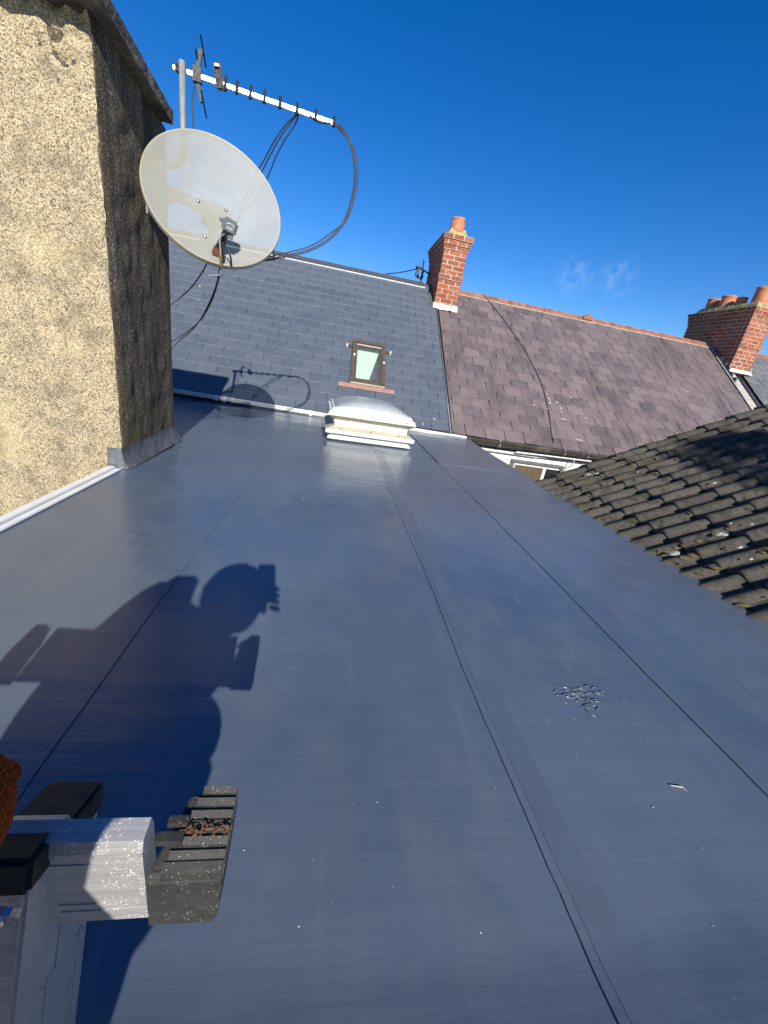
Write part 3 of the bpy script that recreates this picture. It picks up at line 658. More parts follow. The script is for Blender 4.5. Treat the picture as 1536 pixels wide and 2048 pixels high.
# ------------------------------------------------------------------ chimneys
bm_ = bmesh.new(); bmesh.ops.create_cube(bm_, size=1); bmesh.ops.bevel(bm_, geom=bm_.edges[:], offset=.035, segments=1, affect='EDGES')
BRK = bpy.data.meshes.new('brick'); bm_.to_mesh(BRK); bm_.free(); BRK.materials.append(M['brick'])
def chimney(label, x0, x1, y0, y1, zb, zt_, courses, proj, pots, zc0=None):
    t = thing('brick_chimney', label, 'chimney', W((x0 + x1) / 2, (y0 + y1) / 2, zb), 'brick chimneys on the terrace ridge')
    ch = (zt_ - zb) / courses; rgn = random.Random(int(x0 * 100)); mg = .014; bl = .222; bw = .105
    b = MB()
    for c in range(courses):
        e = proj.get(courses - 1 - c, 0) / H
        z0 = zb + c * ch; z1 = z0 + ch; ins = .006 / H
        b.box(W(x0 - e + ins, y0 - e + ins, z0 - .001 * (c % 2)), W(x1 + e - ins, y1 + e - .03, z1 - .004 / H))
        hz = ch * H - mg
        for (ax, fixed, a_, c_, sg) in (('x', y0 - e, x0 - e, x1 + e, 1), ('x', y1 + e, x0 - e, x1 + e, -1), ('y', x0 - e, y0 - e, y1 + e, 1), ('y', x1 + e, y0 - e, y1 + e, -1)):
            A_, C_ = a_ * H, c_ * H
            if ax == 'y': A_ += bw + mg
            if ax == 'y' and sg < 0 and False: continue
            n = max(1, round((C_ - A_ + mg) / (bl + mg))); half = (c % 2 == 1)
            L = (C_ - A_ - mg * (n - 1)) / n; cuts = []
            if half and n > 1:
                cuts = [(A_, L / 2 - mg / 2)] + [(A_ + L / 2 + mg / 2 + i * (L + mg), L) for i in range(n - 1)] + [(A_ + L / 2 + mg / 2 + (n - 1) * (L + mg), L / 2 - mg / 2)]
            else: cuts = [(A_ + i * (L + mg), L) for i in range(n)]
            for st, ln in cuts:
                zc = CZ + (z0 + ch / 2) * H; pr = rgn.uniform(-.003, .003); f_ = fixed * H
                if ax == 'x': ctr = (st + ln / 2, f_ + sg * (bw / 2 - pr), zc); dim = (ln, bw, hz)
                else: ctr = (f_ + sg * (bw / 2 - pr), st + ln / 2, zc); dim = (bw, ln, hz)
                if ax == 'x' and sg < 0: continue        # the back is turned away from every step of the yard
                mt = Matrix.Translation(ctr) @ Matrix.Rotation(rgn.gauss(0, .008), 4, 'Z') @ Matrix.Rotation(rgn.gauss(0, .006), 4, 'Y' if ax == 'x' else 'X') @ Matrix.Diagonal((*dim, 1))
                inst('brick', BRK, mt, t)
    b.build('mortar_core', 'mortar', t)
    # rough cement haunching
    def hn(u, v):
        a_ = .07 * v; p = W(x0 + .03 + a_ + (x1 - x0 - .06 - 2 * a_) * u, 0, 0); return p
    e = .02; b = MB(); q0, q1 = (x0 - e + .05, y0 - e + .05), (x1 + e - .05, y1 + e - .05)
    ny = 30
    def hp_(u, v):
        x = q0[0] + (q1[0] - q0[0]) * u; y = q0[1] + (q1[1] - q0[1]) * v
        d = min(x - q0[0], q1[0] - x, y - q0[1], q1[1] - y); p = W(x, y, zt_ + (min(1, d / .07) * .15 if d > 0 else -.005)); p.z += rough(p, .025, 11.) * (1 if d > .01 else 0); return p
    b.grid(hp_, 14, ny); b.build('haunching', 'haunch', t)
    for (px_, py_, r0, r1, hh, z_) in pots:
        b = MB(); b.lathe(W(px_, py_, zt_ + z_), [(r0, 0), (r0 * .98, hh * .7), (r1 * .98, hh * .8), (r1 * 1.06, hh * .88), (r1 * 1.06, hh), (r1 * .86, hh), (r1 * .82, 0)], 20); b.build('pot', 'terracotta', t, smooth=True)
    return t
c1 = chimney('slender red brick chimney with one pot and wires, between grey and purple roofs', 2.14, 2.69, 10.12, 11.62, 1.36, 3.03, 17, {0: .075, 1: .045, 2: .022, 8: .024, 15: 0}, [(2.40, 10.35, .150, .135, .25, .10), (2.42, 10.72, .085, .08, .13, .10), (2.42, 11.05, .085, .08, .13, .10), (2.42, 11.4, .085, .08, .11, .10)])
b = MB(); b.grid(lambda u, v: W(2.11 + .61 * u, 10.098 - .06 * (1 - v) ** 2, 1.50 + .13 * v) + Vector((0, rough((u * 2, v, 1), .008, 4.), .02 * noise.noise(Vector((u * 5, v * 2, 0))))), 24, 8)
b.build('flashing', 'pale_cement', c1, smooth=True)
b = MB(); b.obox(RF(2.12, (10.12 - YE) / CA, .0), EX, UP, NRM, (-.05, .0, .012), (.004, .84, .030)); b.build('flashing', 'lead', c1)
c2 = chimney('broad red brick chimney with a row of terracotta pots', 10.44, 11.10, 9.955, 11.90, 1.30, 3.0, 18, {0: .06, 1: .04, 2: .02, 9: .03}, [(10.78, 10.25, .17, .16, .42, .06), (10.74, 10.75, .12, .11, .26, .06), (10.72, 11.15, .16, .15, .34, .06), (10.72, 11.6, .15, .14, .32, .06)])
b = MB()
for i in range(7):                             # stepped lead up the side
    s = 3.28 + i * .20; y = YE + s * CA; z = ZE + s * SA
    b.box(W(10.40, y, z - .02), W(10.436, y + .17, z + .17))
b.build('stepped_flashing', 'lead', c2)
b = MB(); b.grid(lambda u, v: W(10.40 + .74 * u, 9.935 - .09 * (1 - v) ** 2, 1.40 + .10 * v) + Vector((0, rough((u * 2, v, 7), .012, 4.), 0)), 20, 6); b.build('flashing', 'pale_cement', c2, smooth=True)
b = MB()
for xx in (10.425, 11.09): b.tube([W(xx, 9.945, 1.34), W(xx, 9.94, 1.5), W(xx + .005, 9.945, 1.60)], .02, 6)
b.build('mortar_fillet', 'cement', c2)
# wire and its fixings on the slender chimney
wt = thing('overhead_wire', 'black wire strung to tangled fixings on the slender chimney', 'wire', W(2.1, 11.5, 2.5))
pa, pb = on_y((843, 536), 11.3), on_y((758, 550), 12.6)
b = MB(); b.tube(spline([W(pa), W(pa.lerp(pb, .5)) - EZ * .02, W(pb), W(-.2, 15, 2.4)]), .011, 6); b.build('wire', 'cable_black', wt)
b = MB(); rr = random.Random(5)
for k in range(5): b.tube(spline([W(on_y((838 + rr.uniform(-3, 9), 533 + rr.uniform(-1, 3)), 11.3)), W(on_y((832 + rr.uniform(-2, 4), 548), 11.3)), W(on_y((838 + rr.uniform(-2, 5), 558 + rr.uniform(-3, 3)), 11.3)), W(on_y((843 + rr.uniform(-2, 4), 548 + rr.uniform(-4, 10)), 11.3))]), .010, 5)
b.build('fixing', 'cable_black', wt)
b = MB()
for px in ((834, 535), (836, 553), (845, 545)): b.blob(W(on_y(px, 11.3)), .035, (1, 1, 1.2), seed=px[0])
b.tube([W(on_y((841, 566), 11.3)), W(on_y((848, 520), 11.3))], .016, 6); b.tube([W(on_y((838, 535), 11.3)), W(2.13, 11.3, 2.43)], .016, 6); b.build('insulator', 'black_plastic', wt)
# cable lying down the purple slates
pts = [(965, 591), (985, 615), (1010, 648), (1040, 690), (1068, 740), (1085, 782), (1096, 830), (1100, 862), (1105, 888)]
b = MB(); b.tube(spline([RF(*roof_pt(p), .032) for p in pts]), .0065, 6); tag(b.build('roof_cable', 'cable_black'), 'thin black cable running down the purple slate roof', 'cable')
# bird droppings on the slates
b = MB(); rr = random.Random(9)
def splat(px, l, wd_, ang):
    l *= .8; wd_ *= .8
    x, s = roof_pt(px); o = RF(x, s, .026); n = 9; pts_ = []
    for k in range(n):
        t = k * 2 * math.pi / n; q = rr.uniform(.7, 1.2); pts_.append(o + EX * (math.cos(t) * l * q * math.cos(ang) - math.sin(t) * wd_ * q * math.sin(ang)) + UP * (math.cos(t) * l * q * math.sin(ang) + math.sin(t) * wd_ * q * math.cos(ang)))
    b.add(pts_ + [o + NRM * .004], [(k, (k + 1) % n, n) for k in range(n)])
for px, l, wd_, an in (((1092, 790), .03, .02, 0), ((1097, 800), .09, .015, 1.8), ((1098, 808), .03, .03, 0), ((1113, 806), .04, .02, .2), ((1120, 818), .03, .025, 0), ((1140, 797), .06, .012, 1.2), ((1093, 819), .025, .02, 0), ((1121, 826), .02, .03, 0), ((1125, 840), .10, .012, -.1), ((1158, 882), .12, .012, -.1), ((1170, 838), .03, .02, 0), ((1040, 631), .025, .02, 0), ((1158, 655), .025, .02, 0), ((1261, 712), .03, .02, 0), ((1380, 700), .03, .02, .4), ((1367, 782), .13, .012, -.5), ((1066, 812), .03, .015, 0), ((845, 850), .012, .05, 0), ((868, 840), .02, .02, 0), ((400, 575), .03, .02, 0), ((397, 602), .02, .015, 0)): splat(px, l, wd_, an)
for k in range(34): splat((rr.uniform(960, 1400), rr.uniform(690, 880)), rr.uniform(.006, .015), rr.uniform(.006, .012), 0)
for k in range(26): splat((rr.uniform(380, 860), rr.uniform(600, 790)), rr.uniform(.005, .011), rr.uniform(.005, .010), 0)
tag(b.build('bird_droppings', 'droppings'), 'white bird droppings and lichen spots dotted over the slate roofs', 'droppings', kind='stuff')

# ------------------------------------------------------------------ rooflight dome on the flat roof
dl = thing('dome_rooflight', 'white tiered plastic dome rooflight standing on the flat roof', 'rooflight', W(.57, 5.75, -1))
RZ = math.radians(2.2); ux, uy = Vector((math.cos(RZ), math.sin(RZ), 0)), Vector((-math.sin(RZ), math.cos(RZ), 0))
DW = 1.135 * H; O = W(.0, 5.16, -1)            # front left corner of the lip
def ring(e, z): return [O + ux * (-e) + uy * (-e) + EZ * z, O + ux * (DW + e) - uy * e + EZ * z, O + ux * (DW + e) + uy * (DW + e) + EZ * z, O - ux * e + uy * (DW + e) + EZ * z]
def tier(name, mat, prof, mi=None, mats=None):
    mb = MB(); rs = [ring(e, z) for e, z in prof]
    for k in range(len(rs) - 1):
        mb.add(rs[k] + rs[k + 1], [(0, 1, 5, 4), (1, 2, 6, 5), (2, 3, 7, 6), (3, 0, 4, 7)], (mi[k] if mi else 0))
    return mb.build(name, mats or mat, dl)
tier('kerb', 'membrane', [(-.05, -.01), (-.05, .05)])
tier('lower_flange', 'white_plastic', [(-.06, .012), (.0, .018), (.004, .030), (-.045, .080), (-.08, .082)])
tier('middle_flange', None, [(-.08, .082), (.030, .092), (.032, .130), (.028, .133), (-.060, .180), (-.10, .180)], [0, 0, 0, 1, 0], ['white_plastic', 'cream_plastic'])
tier('frame', None, [(-.09, .176), (-.058, .176), (-.056, .240), (.010, .282), (-.10, .284)], [0, 0, 1, 0], ['white_plastic', 'cream_plastic'])
tier('dome_frame', None, [(-.10, .280), (.020, .288), (.024, .298), (.004, .345), (-.026, .350), (-.032, .382), (-.10, .384)], [1, 1, 2, 0, 0, 0], ['white_plastic', 'grime', 'dome_plastic'])
def dome(u, v):
    e = .052; a_, c_ = u * 2 - 1, v * 2 - 1
    hh = .115 * (max(0, 1 - abs(a_) ** 2.4) ** .7) * (max(0, 1 - abs(c_) ** 5) ** .5)
    return O + ux * (e + (DW - 2 * e) * u) + uy * (e + (DW - 2 * e) * v) + EZ * (.380 + hh)
b = MB(); rem = lambda t: .5 - .5 * math.cos(math.pi * t)
b.grid(lambda u, v: dome(rem(u), rem(v)), 36, 36); b.build('dome', 'dome_plastic', dl, smooth=True)
sm = MB(); sm.lathe((0, 0, 0), [(0, .008), (.008, .008), (.010, 0)], 8, ax=Vector((0, -1, 0))); sme = sm.mesh('screw', 'lead')
for t, e, z in ((.13, .022, .320), (.5, .022, .320), (.9, .022, .320), (.14, .008, .150), (.5, .008, .150), (.84, .008, .150)):
    inst('screw', sme, Matrix.Translation(O + ux * DW * t - uy * (e - .012) + EZ * z), dl)
for t in (.06, .955):
    b = MB(); b.obox(O + ux * DW * t - uy * (-.048), ux, uy, EZ, (-.008, -.012, .178), (.008, .002, .222)); b.build('clip', 'lead', dl)

# ------------------------------------------------------------------ concrete tiled outbuilding on the right
ob = thing('tiled_outbuilding', 'outbuilding with mossy interlocking concrete tile roof beside the flat roof', 'building', W(4.6, 2, -4))
TA = math.radians(26.6); TU = Vector((math.cos(TA), 0, math.sin(TA))); TN = Vector((-math.sin(TA), 0, math.cos(TA))); TY = EY
def TF(s, y, off=0):
    off -= .026
    return W(2.46 + s * math.cos(TA), y, -1.0 - .19 * .5007 + s * math.sin(TA)) + TN * off
YV = 4.33
b = MB(); b.box(W(2.68, -3, -4), W(7.0, 4.24, -1.12)); b.build('wall', 'white_render', ob)
b = MB(); sm_ = 5.4
b.hexa([TF(.12, -3, -.12), TF(sm_, -3, -.12), TF(sm_, YV - .03, -.12), TF(.12, YV - .03, -.12), TF(.12, -3, -.02), TF(sm_, -3, -.02), TF(sm_, YV - .03, -.02), TF(.12, YV - .03, -.02)])
roof_t = b.build('roof', 'slab', ob)
pk = TF(sm_, 0, -.03); b = MB(); b.add([(pk.x, -2.7, pk.z), (pk.x, (YV - .03) * H, pk.z), (pk.x + 2.6, (YV - .03) * H, 2.0), (pk.x + 2.6, -2.7, 2.0)], [(0, 1, 2, 3)])
b.add([TF(.3, YV - .05, -.05), TF(sm_, YV - .05, -.05), (pk.x + 2.4, (YV - .05) * H, 2.1), (pk.x + 2.4, (YV - .05) * H, 1.9), TF(.3, YV - .05, -.5)], [(0, 1, 2, 3, 4)]); b.build('far_slope', 'concrete_tile', ob)
TW, TG = .328, .375                            # cover width and gauge
def tile_mesh(seed):
    w_ = TW * H; l = TG * 1.18 * H; r = random.Random(seed); prof = []
    n = 24
    for i in range(n + 1):
        t = i / n; ph = (t * 2) % 1
        z = .036 * math.sin(math.pi * ph / .62) ** .75 if ph < .62 else -.004 * math.sin(math.pi * (ph - .62) / .38)
        prof.append((-w_ / 2 + w_ * t * 1.015, z))
    mb = MB(); th = .032; rows = [0, .04, .5, 1]
    up = [[(t * l, x, z + th + .028 * (1 - t) - (.006 if t == 0 else 0) + r.uniform(-.0012, .0012)) for x, z in prof] for t in rows]
    lo = [(0, x, z - .002 + .028) for x, z in prof]; lo2 = [(l * .5, x, z + .004) for x, z in prof]
    k = n + 1; vs_ = [q for rw_ in up for q in rw_] + lo + lo2; m_ = len(rows)
    fs_ = [(j * k + i, (j + 1) * k + i, (j + 1) * k + i + 1, j * k + i + 1) for j in range(m_ - 1) for i in range(n)]
    fs_ += [(i, i + 1, m_ * k + i + 1, m_ * k + i) for i in range(n)] + [(m_ * k + i, m_ * k + i + 1, (m_ + 1) * k + i + 1, (m_ + 1) * k + i) for i in range(n)]
    fs_ += [(j * k, m_ * k + (k if j else 0), m_ * k + k, (j + 1) * k) if j else (0, m_ * k, m_ * k + k, k) for j in (0,)]
    fs_ += [(k - 1, 2 * k - 1, m_ * k + 2 * k - 1, m_ * k + k - 1)]
    mb.add(vs_, fs_); return mb.mesh('concrete_tile', 'concrete_tile', smooth=True)
tms = [tile_mesh(i) for i in range(3)]; rt = random.Random(4); tl = 0
for r_ in range(13):
    s = r_ * TG - .0 - .003
    for c in range(20):
        yc = YV - (c + .5) * TW
        if (TF(s, yc) - Vector((0, 0, CZ))).length > 7.5 or yc < -2.2: continue
        ja = rt.gauss(0, .006)
        ey_ = (TY + TU * ja).normalized(); ex_ = ey_.cross(TN)
        inst('tile', rt.choice(tms), frame(TF(s + rt.gauss(0, .006), yc, rt.uniform(-.002, .003)), ex_, ey_, TN), roof_t); tl += 1
# moss in the channels and droppings
b = MB()
for k in range(900):
    s = rt.uniform(.1, 4.2); y = rt.uniform(1.2, YV - .02)
    if noise.noise(Vector((s * 1.1, y * 1.1, 2))) < -.08: continue
    ch_ = (round((YV - y) / (TW / 2) - .81) + .81) * TW / 2; y = YV - ch_ + rt.gauss(0, .02)
    if y > YV - .02: continue
    r_ = rt.uniform(.008, .024); b.blob(TF(s, y, .064 + r_ * .1), r_, (rt.uniform(1, 2.6), 1, .55), seed=k, amp=.9)
tag(b.build('moss', 'moss', smooth=False), 'dark green and brown moss clumps in the grooves of the concrete tiles', 'moss', kind='stuff')
b = MB(); kt = math.tan(TA)
for px, r_ in (((1350, 1125), .030), ((1440, 1086), .026), ((1448, 1088), .02), ((1178, 962), .03), ((1195, 960), .022), ((1500, 1138), .012), ((1478, 1114), .018), ((1460, 1065), .01), ((1276, 958), .012), ((1428, 982), .02), ((1502, 1067), .012)):
    v = on_pl(px, (-kt, 0, 1), -1.0 - kt * 2.65); o = W(v) + TN * .074; n = 10
    pts_ = [o + TU * math.cos(t) * r_ * rt.uniform(.8, 1.25) + TY * math.sin(t) * r_ * rt.uniform(.6, 1.0) for t in [k * 2 * math.pi / n for k in range(n)]]
    b.add(pts_ + [o + TN * .005], [(k, (k + 1) % n, n) for k in range(n)])
tag(b.build('lichen_spots', 'droppings'), 'pale round lichen spots stuck on the dark concrete tiles', 'lichen', kind='stuff')

# ------------------------------------------------------------------ satellite dish
dc = W(-.995, 3.6, .953); n_az, n_el = math.radians(159.3), math.radians(28.4)
DN = Vector((math.sin(n_az) * math.cos(n_el), math.cos(n_az) * math.cos(n_el), math.sin(n_el)))
DU = EZ.cross(DN).normalized(); DV = DN.cross(DU)
sd = thing('satellite_dish', 'large grey-cream perforated satellite dish bracketed to the rendered wall', 'satellite dish', W(-1.4, 3.8, .9))
R0 = .465 * H; RV = R0 * 1.08
def dp(r, t, off=0): return Vector((R0 * r * math.cos(t), RV * r * math.sin(t), -.085 * (1 - r * r) + off))
b = MB(); NR, NS = 22, 72; fr_ = []
vs_ = [dp(0, 0)] + [dp(i / NR, k * 2 * math.pi / NS) for i in range(1, NR + 1) for k in range(NS)]
fs_ = [(0, 1 + k, 1 + (k + 1) % NS) for k in range(NS)] + [(1 + (i - 1) * NS + k, 1 + i * NS + k, 1 + i * NS + (k + 1) % NS, 1 + (i - 1) * NS + (k + 1) % NS) for i in range(1, NR) for k in range(NS)]
b.add(vs_, fs_); me = b.mesh('reflector', ['dish_mesh', 'dish_back'], True)
DM = frame(dc, DU, DV, DN); inst('reflector', me, DM, sd)
b = MB(); prof = [(1.0, .000), (1.012, .004), (1.022, -.002), (1.024, -.030), (1.014, -.032), (1.0, -.008)]
for j in range(len(prof)):
    for k in range(NS):
        q = [dp(prof[jj % len(prof)][0], kk * 2 * math.pi / NS, prof[jj % len(prof)][1] + .085 * (1 - prof[jj % len(prof)][0] ** 2)) for jj, kk in ((j, k), (j, k + 1), (j + 1, k + 1), (j + 1, k))]
        b.add(q, [(0, 1, 2, 3)])
inst('rim', b.mesh('rim', 'cream_plastic', True), DM, sd)
def dish_at(px, off=0):
    d = ray(px); o = Vector((0, 0, CZ)); t = (dc - o).dot(DN) / d.dot(DN); p = o + d * t; q = p - dc; x, y = q.dot(DU), q.dot(DV)
    return dc + DU * x + DV * y + DN * (-.085 * (1 - (x / R0) ** 2 - (y / RV) ** 2) + off)
bo = MB(); bo.lathe((0, 0, 0), [(0, .010), (.007, .009), (.012, .003), (.013, 0)], 10); bme = bo.mesh('bolt', 'steel', True)
for px in ((398, 383), (455, 401), (411, 462)): inst('bolt', bme, frame(dish_at(px, .001), DU, DV, DN), sd)
# feed arm and head
a0 = dish_at((430, 512), -.01); a1 = dish_at((452, 470), .30); d_ = (a1 - a0).normalized(); sd_ = d_.cross(DN).normalized(); up_ = sd_.cross(d_)
hd = Vector((0, 0, CZ)) + ray((458, 453)) * ((dc - Vector((0, 0, CZ))).length - .28)
foot = dish_at((432, 505), .0)
arm_d = (hd - foot); AL_ = arm_d.length; arm_d.normalize(); ax_ = arm_d.cross(DU).normalized(); ay_ = arm_d.cross(ax_)
b = MB(); b.obox(foot, ax_, ay_, arm_d, (-.016, -.020, 0), (.016, .020, AL_ - .02)); b.build('feed_arm', 'black_plastic', sd, bevel=.003)
b = MB(); b.obox(foot, ax_, ay_, arm_d, (-.020, -.026, .0), (.022, .026, .05)); b.build('arm_socket', 'rust', sd, bevel=.003)
fx = (DU * .93 + DV * -.30).normalized(); fn = -ray((458, 453)); fx = (fx - fn * fx.dot(fn)).normalized(); fy = fn.cross(fx)
b = MB(); b.obox(hd, fx, fy, fn, (-.042, -.04, -.07), (.050, .044, .012)); lnb = b.build('feed_head', 'lnb_grey', sd, bevel=.012)
b = MB(); b.obox(hd, fx, fy, fn, (-.062, .0, -.05), (-.040, .022, .002)); b.build('clamp', 'lnb_grey', sd, bevel=.002)
b = MB(); b.obox(hd, fx, fy, fn, (.0, -.062, -.05), (.04, -.038, .002)); b.build('clamp', 'lnb_grey', sd, bevel=.002)
b = MB()                                       # worn pale mark on the head: an arch over two short lines
b.tube([hd + fx * (.006 + .024 * math.cos(t)) + fy * (.002 + .016 * math.sin(t)) + fn * .0125 for t in [.3 + i * .25 for i in range(11)]], .0016, 5)
for q in (-.004, -.012): b.tube([hd + fx * -.012 + fy * q + fn * .0125, hd + fx * .026 + fy * q + fn * .0125], .0014, 5)
b.build('printed_mark', 'white_plastic', lnb)
P_ = lambda px, y: W(on_y(px, y))
for pts_, r_, mt_ in (([hd - fy * .04 - fn * .03, P_((440, 475), 3.30), P_((441, 500), 3.28), P_((441, 512), 3.28)], .005, 'grey_paint'), ([P_((446, 485), 3.35), P_((447, 520), 3.38), P_((444, 534), 3.45)], .006, 'cable_black'), ([P_((450, 490), 3.35), P_((460, 510), 3.34), P_((462, 530), 3.40), P_((452, 532), 3.45)], .006, 'cable_black')):
    b = MB(); b.tube(spline(pts_), r_, 7); b.build('lead_wire', mt_, sd, smooth=True)
b = MB(); b.tube([P_((441, 510), 3.28), P_((442, 534), 3.30)], [.009, .008], 8); b.build('connector', 'copper', sd)
b = MB(); b.tube([P_((442, 534), 3.32), P_((440, 550), 3.34), P_((418, 552), 3.36)], .006, 6); b.build('stub_pipe', 'grey_paint', sd)
# wall bracket
b = MB(); bp = Vector((0, 3.60, on_x((278, 356), BX + .03).z)); b.box(W(BX + .022, bp.y - .06, bp.z - .17), W(BX + .034, bp.y + .06, bp.z + .17)); br = b.build('wall_plate', 'grey_paint', sd)
b = MB(); q = dc - DN * .135; b.tube([W(BX + .03, bp.y, bp.z + .02), W(BX + .16, bp.y + .12, bp.z + .01), q], .022, 10); b.tube([W(BX + .03, bp.y, bp.z - .10), W(BX + .16, bp.y + .12, bp.z - .01)], .014, 8); b.build('bracket_arm', 'grey_paint', sd, smooth=True)
b = MB(); b.obox(dc - DN * .135, DU, DV, DN, (-.08, -.09, -.02), (.08, .06, .03)); b.build('back_mount', 'dish_back', sd)
for p0_, p1_ in (((398, 383), (428, 425)), ((455, 401), (428, 425)), ((428, 425), (432, 515)), ((398, 383), (292, 352)), ((428, 470), (411, 462))):
    a_, e_ = dish_at(p0_, -.014), dish_at(p1_, -.014); dd = (e_ - a_); L_ = dd.length; dd.normalize(); ww = DN.cross(dd).normalized()
    b = MB(); b.obox(a_, dd, ww, DN, (-.03, -.034, -.012), (L_ + .03, .034, 0)); b.build('stiffener', 'dish_back', sd)
b = MB(); b.tube([W(BX + .03, bp.y + s1_ * .04, bp.z + s2_ * .13) + EX * k for k in (0, .012)] if False else [W(BX + .03, bp.y, bp.z + .13), W(BX + .055, bp.y, bp.z + .13)], .010, 6); b.build('bolt', 'steel', br)

# ------------------------------------------------------------------ television aerial
ta = thing('tv_aerial', 'bright aluminium television aerial with short black rods on a grey mast', 'aerial', W(-1.45, 3.79, 1.2))
tip, butt = W(-.218, 3.99, 1.726), W(-1.343, 3.81, 1.712)
bd = (tip - butt); BL = bd.length; bd.normalize(); by = EZ.cross(bd).normalized(); bz = bd.cross(by)
b = MB(); b.obox(butt, bd, by, bz, (0, -.011, -.011), (BL, .011, .011)); b.build('boom', 'aluminium', ta, bevel=.002)
mtop = W(on_y((364, 122), 3.785)); mx_ = mtop.x
mb_z = W(0, 0, 1.16).z
b = MB(); b.tube([mtop, Vector((mtop.x, mtop.y, mb_z + .10))] + spline([Vector((mtop.x, mtop.y, mb_z + .06)), Vector((mtop.x - .02, mtop.y, mb_z + .01)), Vector((mtop.x - .08, mtop.y, mb_z - .02)), W(BX + .0, 3.79, 1.13)], 5), .019, 12); b.build('mast', 'grey_paint', ta, smooth=True)
def along(px):                                 # place along the boom under a pixel column
    best = min(range(401), key=lambda k: abs((lambda c: 768 + F * c.x / c.z - px)(R.transposed() @ (butt + bd * BL * k / 400 - Vector((0, 0, CZ))))))
    return butt + bd * BL * best / 400
b = MB(); c_ = along(362); b.tube([c_ + Vector((.03 * math.cos(t), .034 * math.sin(t), .01 * math.sin(t * 2))) for t in [i * math.pi / 6 for i in range(13)]], .005, 6); b.obox(c_, bd, by, bz, (-.03, -.028, -.02), (.035, -.012, .02)); b.build('clamp', 'black_plastic', ta)
# X shaped reflector: two arms in a vee with cross rods
rc = along(393); wf = MB()
topa, bota = W(on_y((403, 98), 3.84)), W(on_y((407, 220), 3.84))
b = MB(); b.obox(rc, bd, by, bz, (-.02, -.02, -.035), (.03, .02, .04))
b.build('reflector_hub', 'aerial_grey', ta)
for e in (topa, bota):
    q = e if e is topa else rc + (e - rc) * .78
    b = MB(); d1 = (q - rc).normalized(); s1_ = d1.cross(by).normalized(); b.obox(rc, s1_, by, d1, (-.012, -.010, 0), (.012, .010, (q - rc).length)); b.build('reflector_arm', 'aerial_grey', ta, bevel=.002)
for p0, p1 in (((401, 69), (412, 135)), ((391, 98), (400, 148)), ((402, 180), (413, 236))):
    a_, c_ = W(on_y(p0, 3.78)), W(on_y(p1, 3.90)); b = MB(); b.tube([a_, c_], .0055, 6); b.build('reflector_rod', 'black_plastic', ta)
# folded dipole box, tilted rods
dc_ = along(438); tilt = (W(on_y((434, 128), 3.85)) - W(on_y((442, 185), 3.85))).normalized()
b = MB(); s1_ = tilt.cross(by).normalized(); L_ = (W(on_y((434, 128), 3.85)) - W(on_y((442, 185), 3.85))).length
b.obox(W(on_y((442, 185), 3.85)), s1_, by, tilt, (-.024, -.03, 0), (.024, -.008, L_)); b.build('dipole', 'black_plastic', ta, bevel=.008)
b = MB(); b.obox(W(on_y((434, 133), 3.835)) - by * .024, s1_, by, tilt, (-.014, -.008, -.012), (.014, -.006, .0)); b.build('dipole_sticker', 'white_plastic', ta)
for px, (py0, py1) in zip((451, 474, 501, 529, 560, 594, 631, 668), ((152, 182), (162, 188), (171, 198), (180, 207), (193, 217), (206, 230), (219, 241), (233, 254))):
    yy = 3.86 + (px - 437) / 230 * .13
    c_ = along(px); a_, e = W(on_y((px + 1, py0), yy - .015)), W(on_y((px - 1, py1), yy - .03))
    b = MB(); b.tube([a_, e], .0095, 8); dr = b.build('director', 'black_plastic', ta)
    b = MB(); b.obox(c_, bd, by, bz, (-.010, -.016, -.014), (.010, .014, .016)); b.build('rod_clip', 'black_plastic', dr)
# cable loops
def cab(pts_, r_=.0046): b = MB(); b.tube(spline([P_(q[:2], q[2]) for q in pts_]), r_, 7); b.build('cable', 'cable_black', ta, smooth=True)
for dx, dy in ((0, 0), (13, 5), (5, -7)):
    cab([(668, 246, 3.98), (690, 268 + dy, 4.0), (703 + dx * .5, 300, 4.0), (709 + dx * .5, 350, 4.0), (703 + dx * .5, 395, 4.0), (688 + dx * .4, 440, 3.98), (660, 474 + dy, 3.96), (620, 498 + dy * .8, 3.93), (570, 511 + dy * .7, 3.9), (520, 521 + dy * .5, 3.88), (470, 528, 3.84), (440, 524, 3.8)])
for dx in (-3, 6, 22):
    cab([(594 + dx * .15, 229, 3.96), (575 + dx * .7, 248, 3.98), (552 + dx * .8, 280, 4.0), (535 + dx * .8, 312, 4.03), (517 + dx, 345, 4.06), (495 + dx, 390, 4.08), (470, 450, 4.05)])
cab([(612, 224, 3.955), (625, 236, 3.955), (640, 244, 3.97), (662, 246, 3.98)], .007)
cab([(389, 172, 3.80), (385, 195, 3.80), (385, 225, 3.80), (387, 268, 3.80)])
b = MB(); b.tube([P_((545, 487), 3.88), P_((548, 522), 3.88)], .004, 6); b.build('cable_tie', 'cable_black', ta)
cw = thing('downlead_cables', 'pair of thin black cables sagging from the dish to the wall', 'cable', P_((430, 545), 3.9))
for pts_ in ([(441, 535, 3.7), (437, 560, 3.75), (424, 600, 3.85), (405, 635, 3.92), (385, 655, 3.96), (362, 672, 3.97), (330, 690, 3.93)], [(439, 535, 3.7), (434, 565, 3.75), (420, 603, 3.85), (400, 640, 3.92), (380, 664, 3.96), (360, 680, 3.98), (330, 712, 3.93)], [(414, 526, 3.7), (404, 545, 3.8), (385, 572, 3.9), (362, 594, 3.97), (325, 622, 3.93)]):
    b = MB(); b.tube(spline([P_(q[:2], q[2]) for q in pts_]), .0045, 7); b.build('cable', 'cable_black', cw, smooth=True)

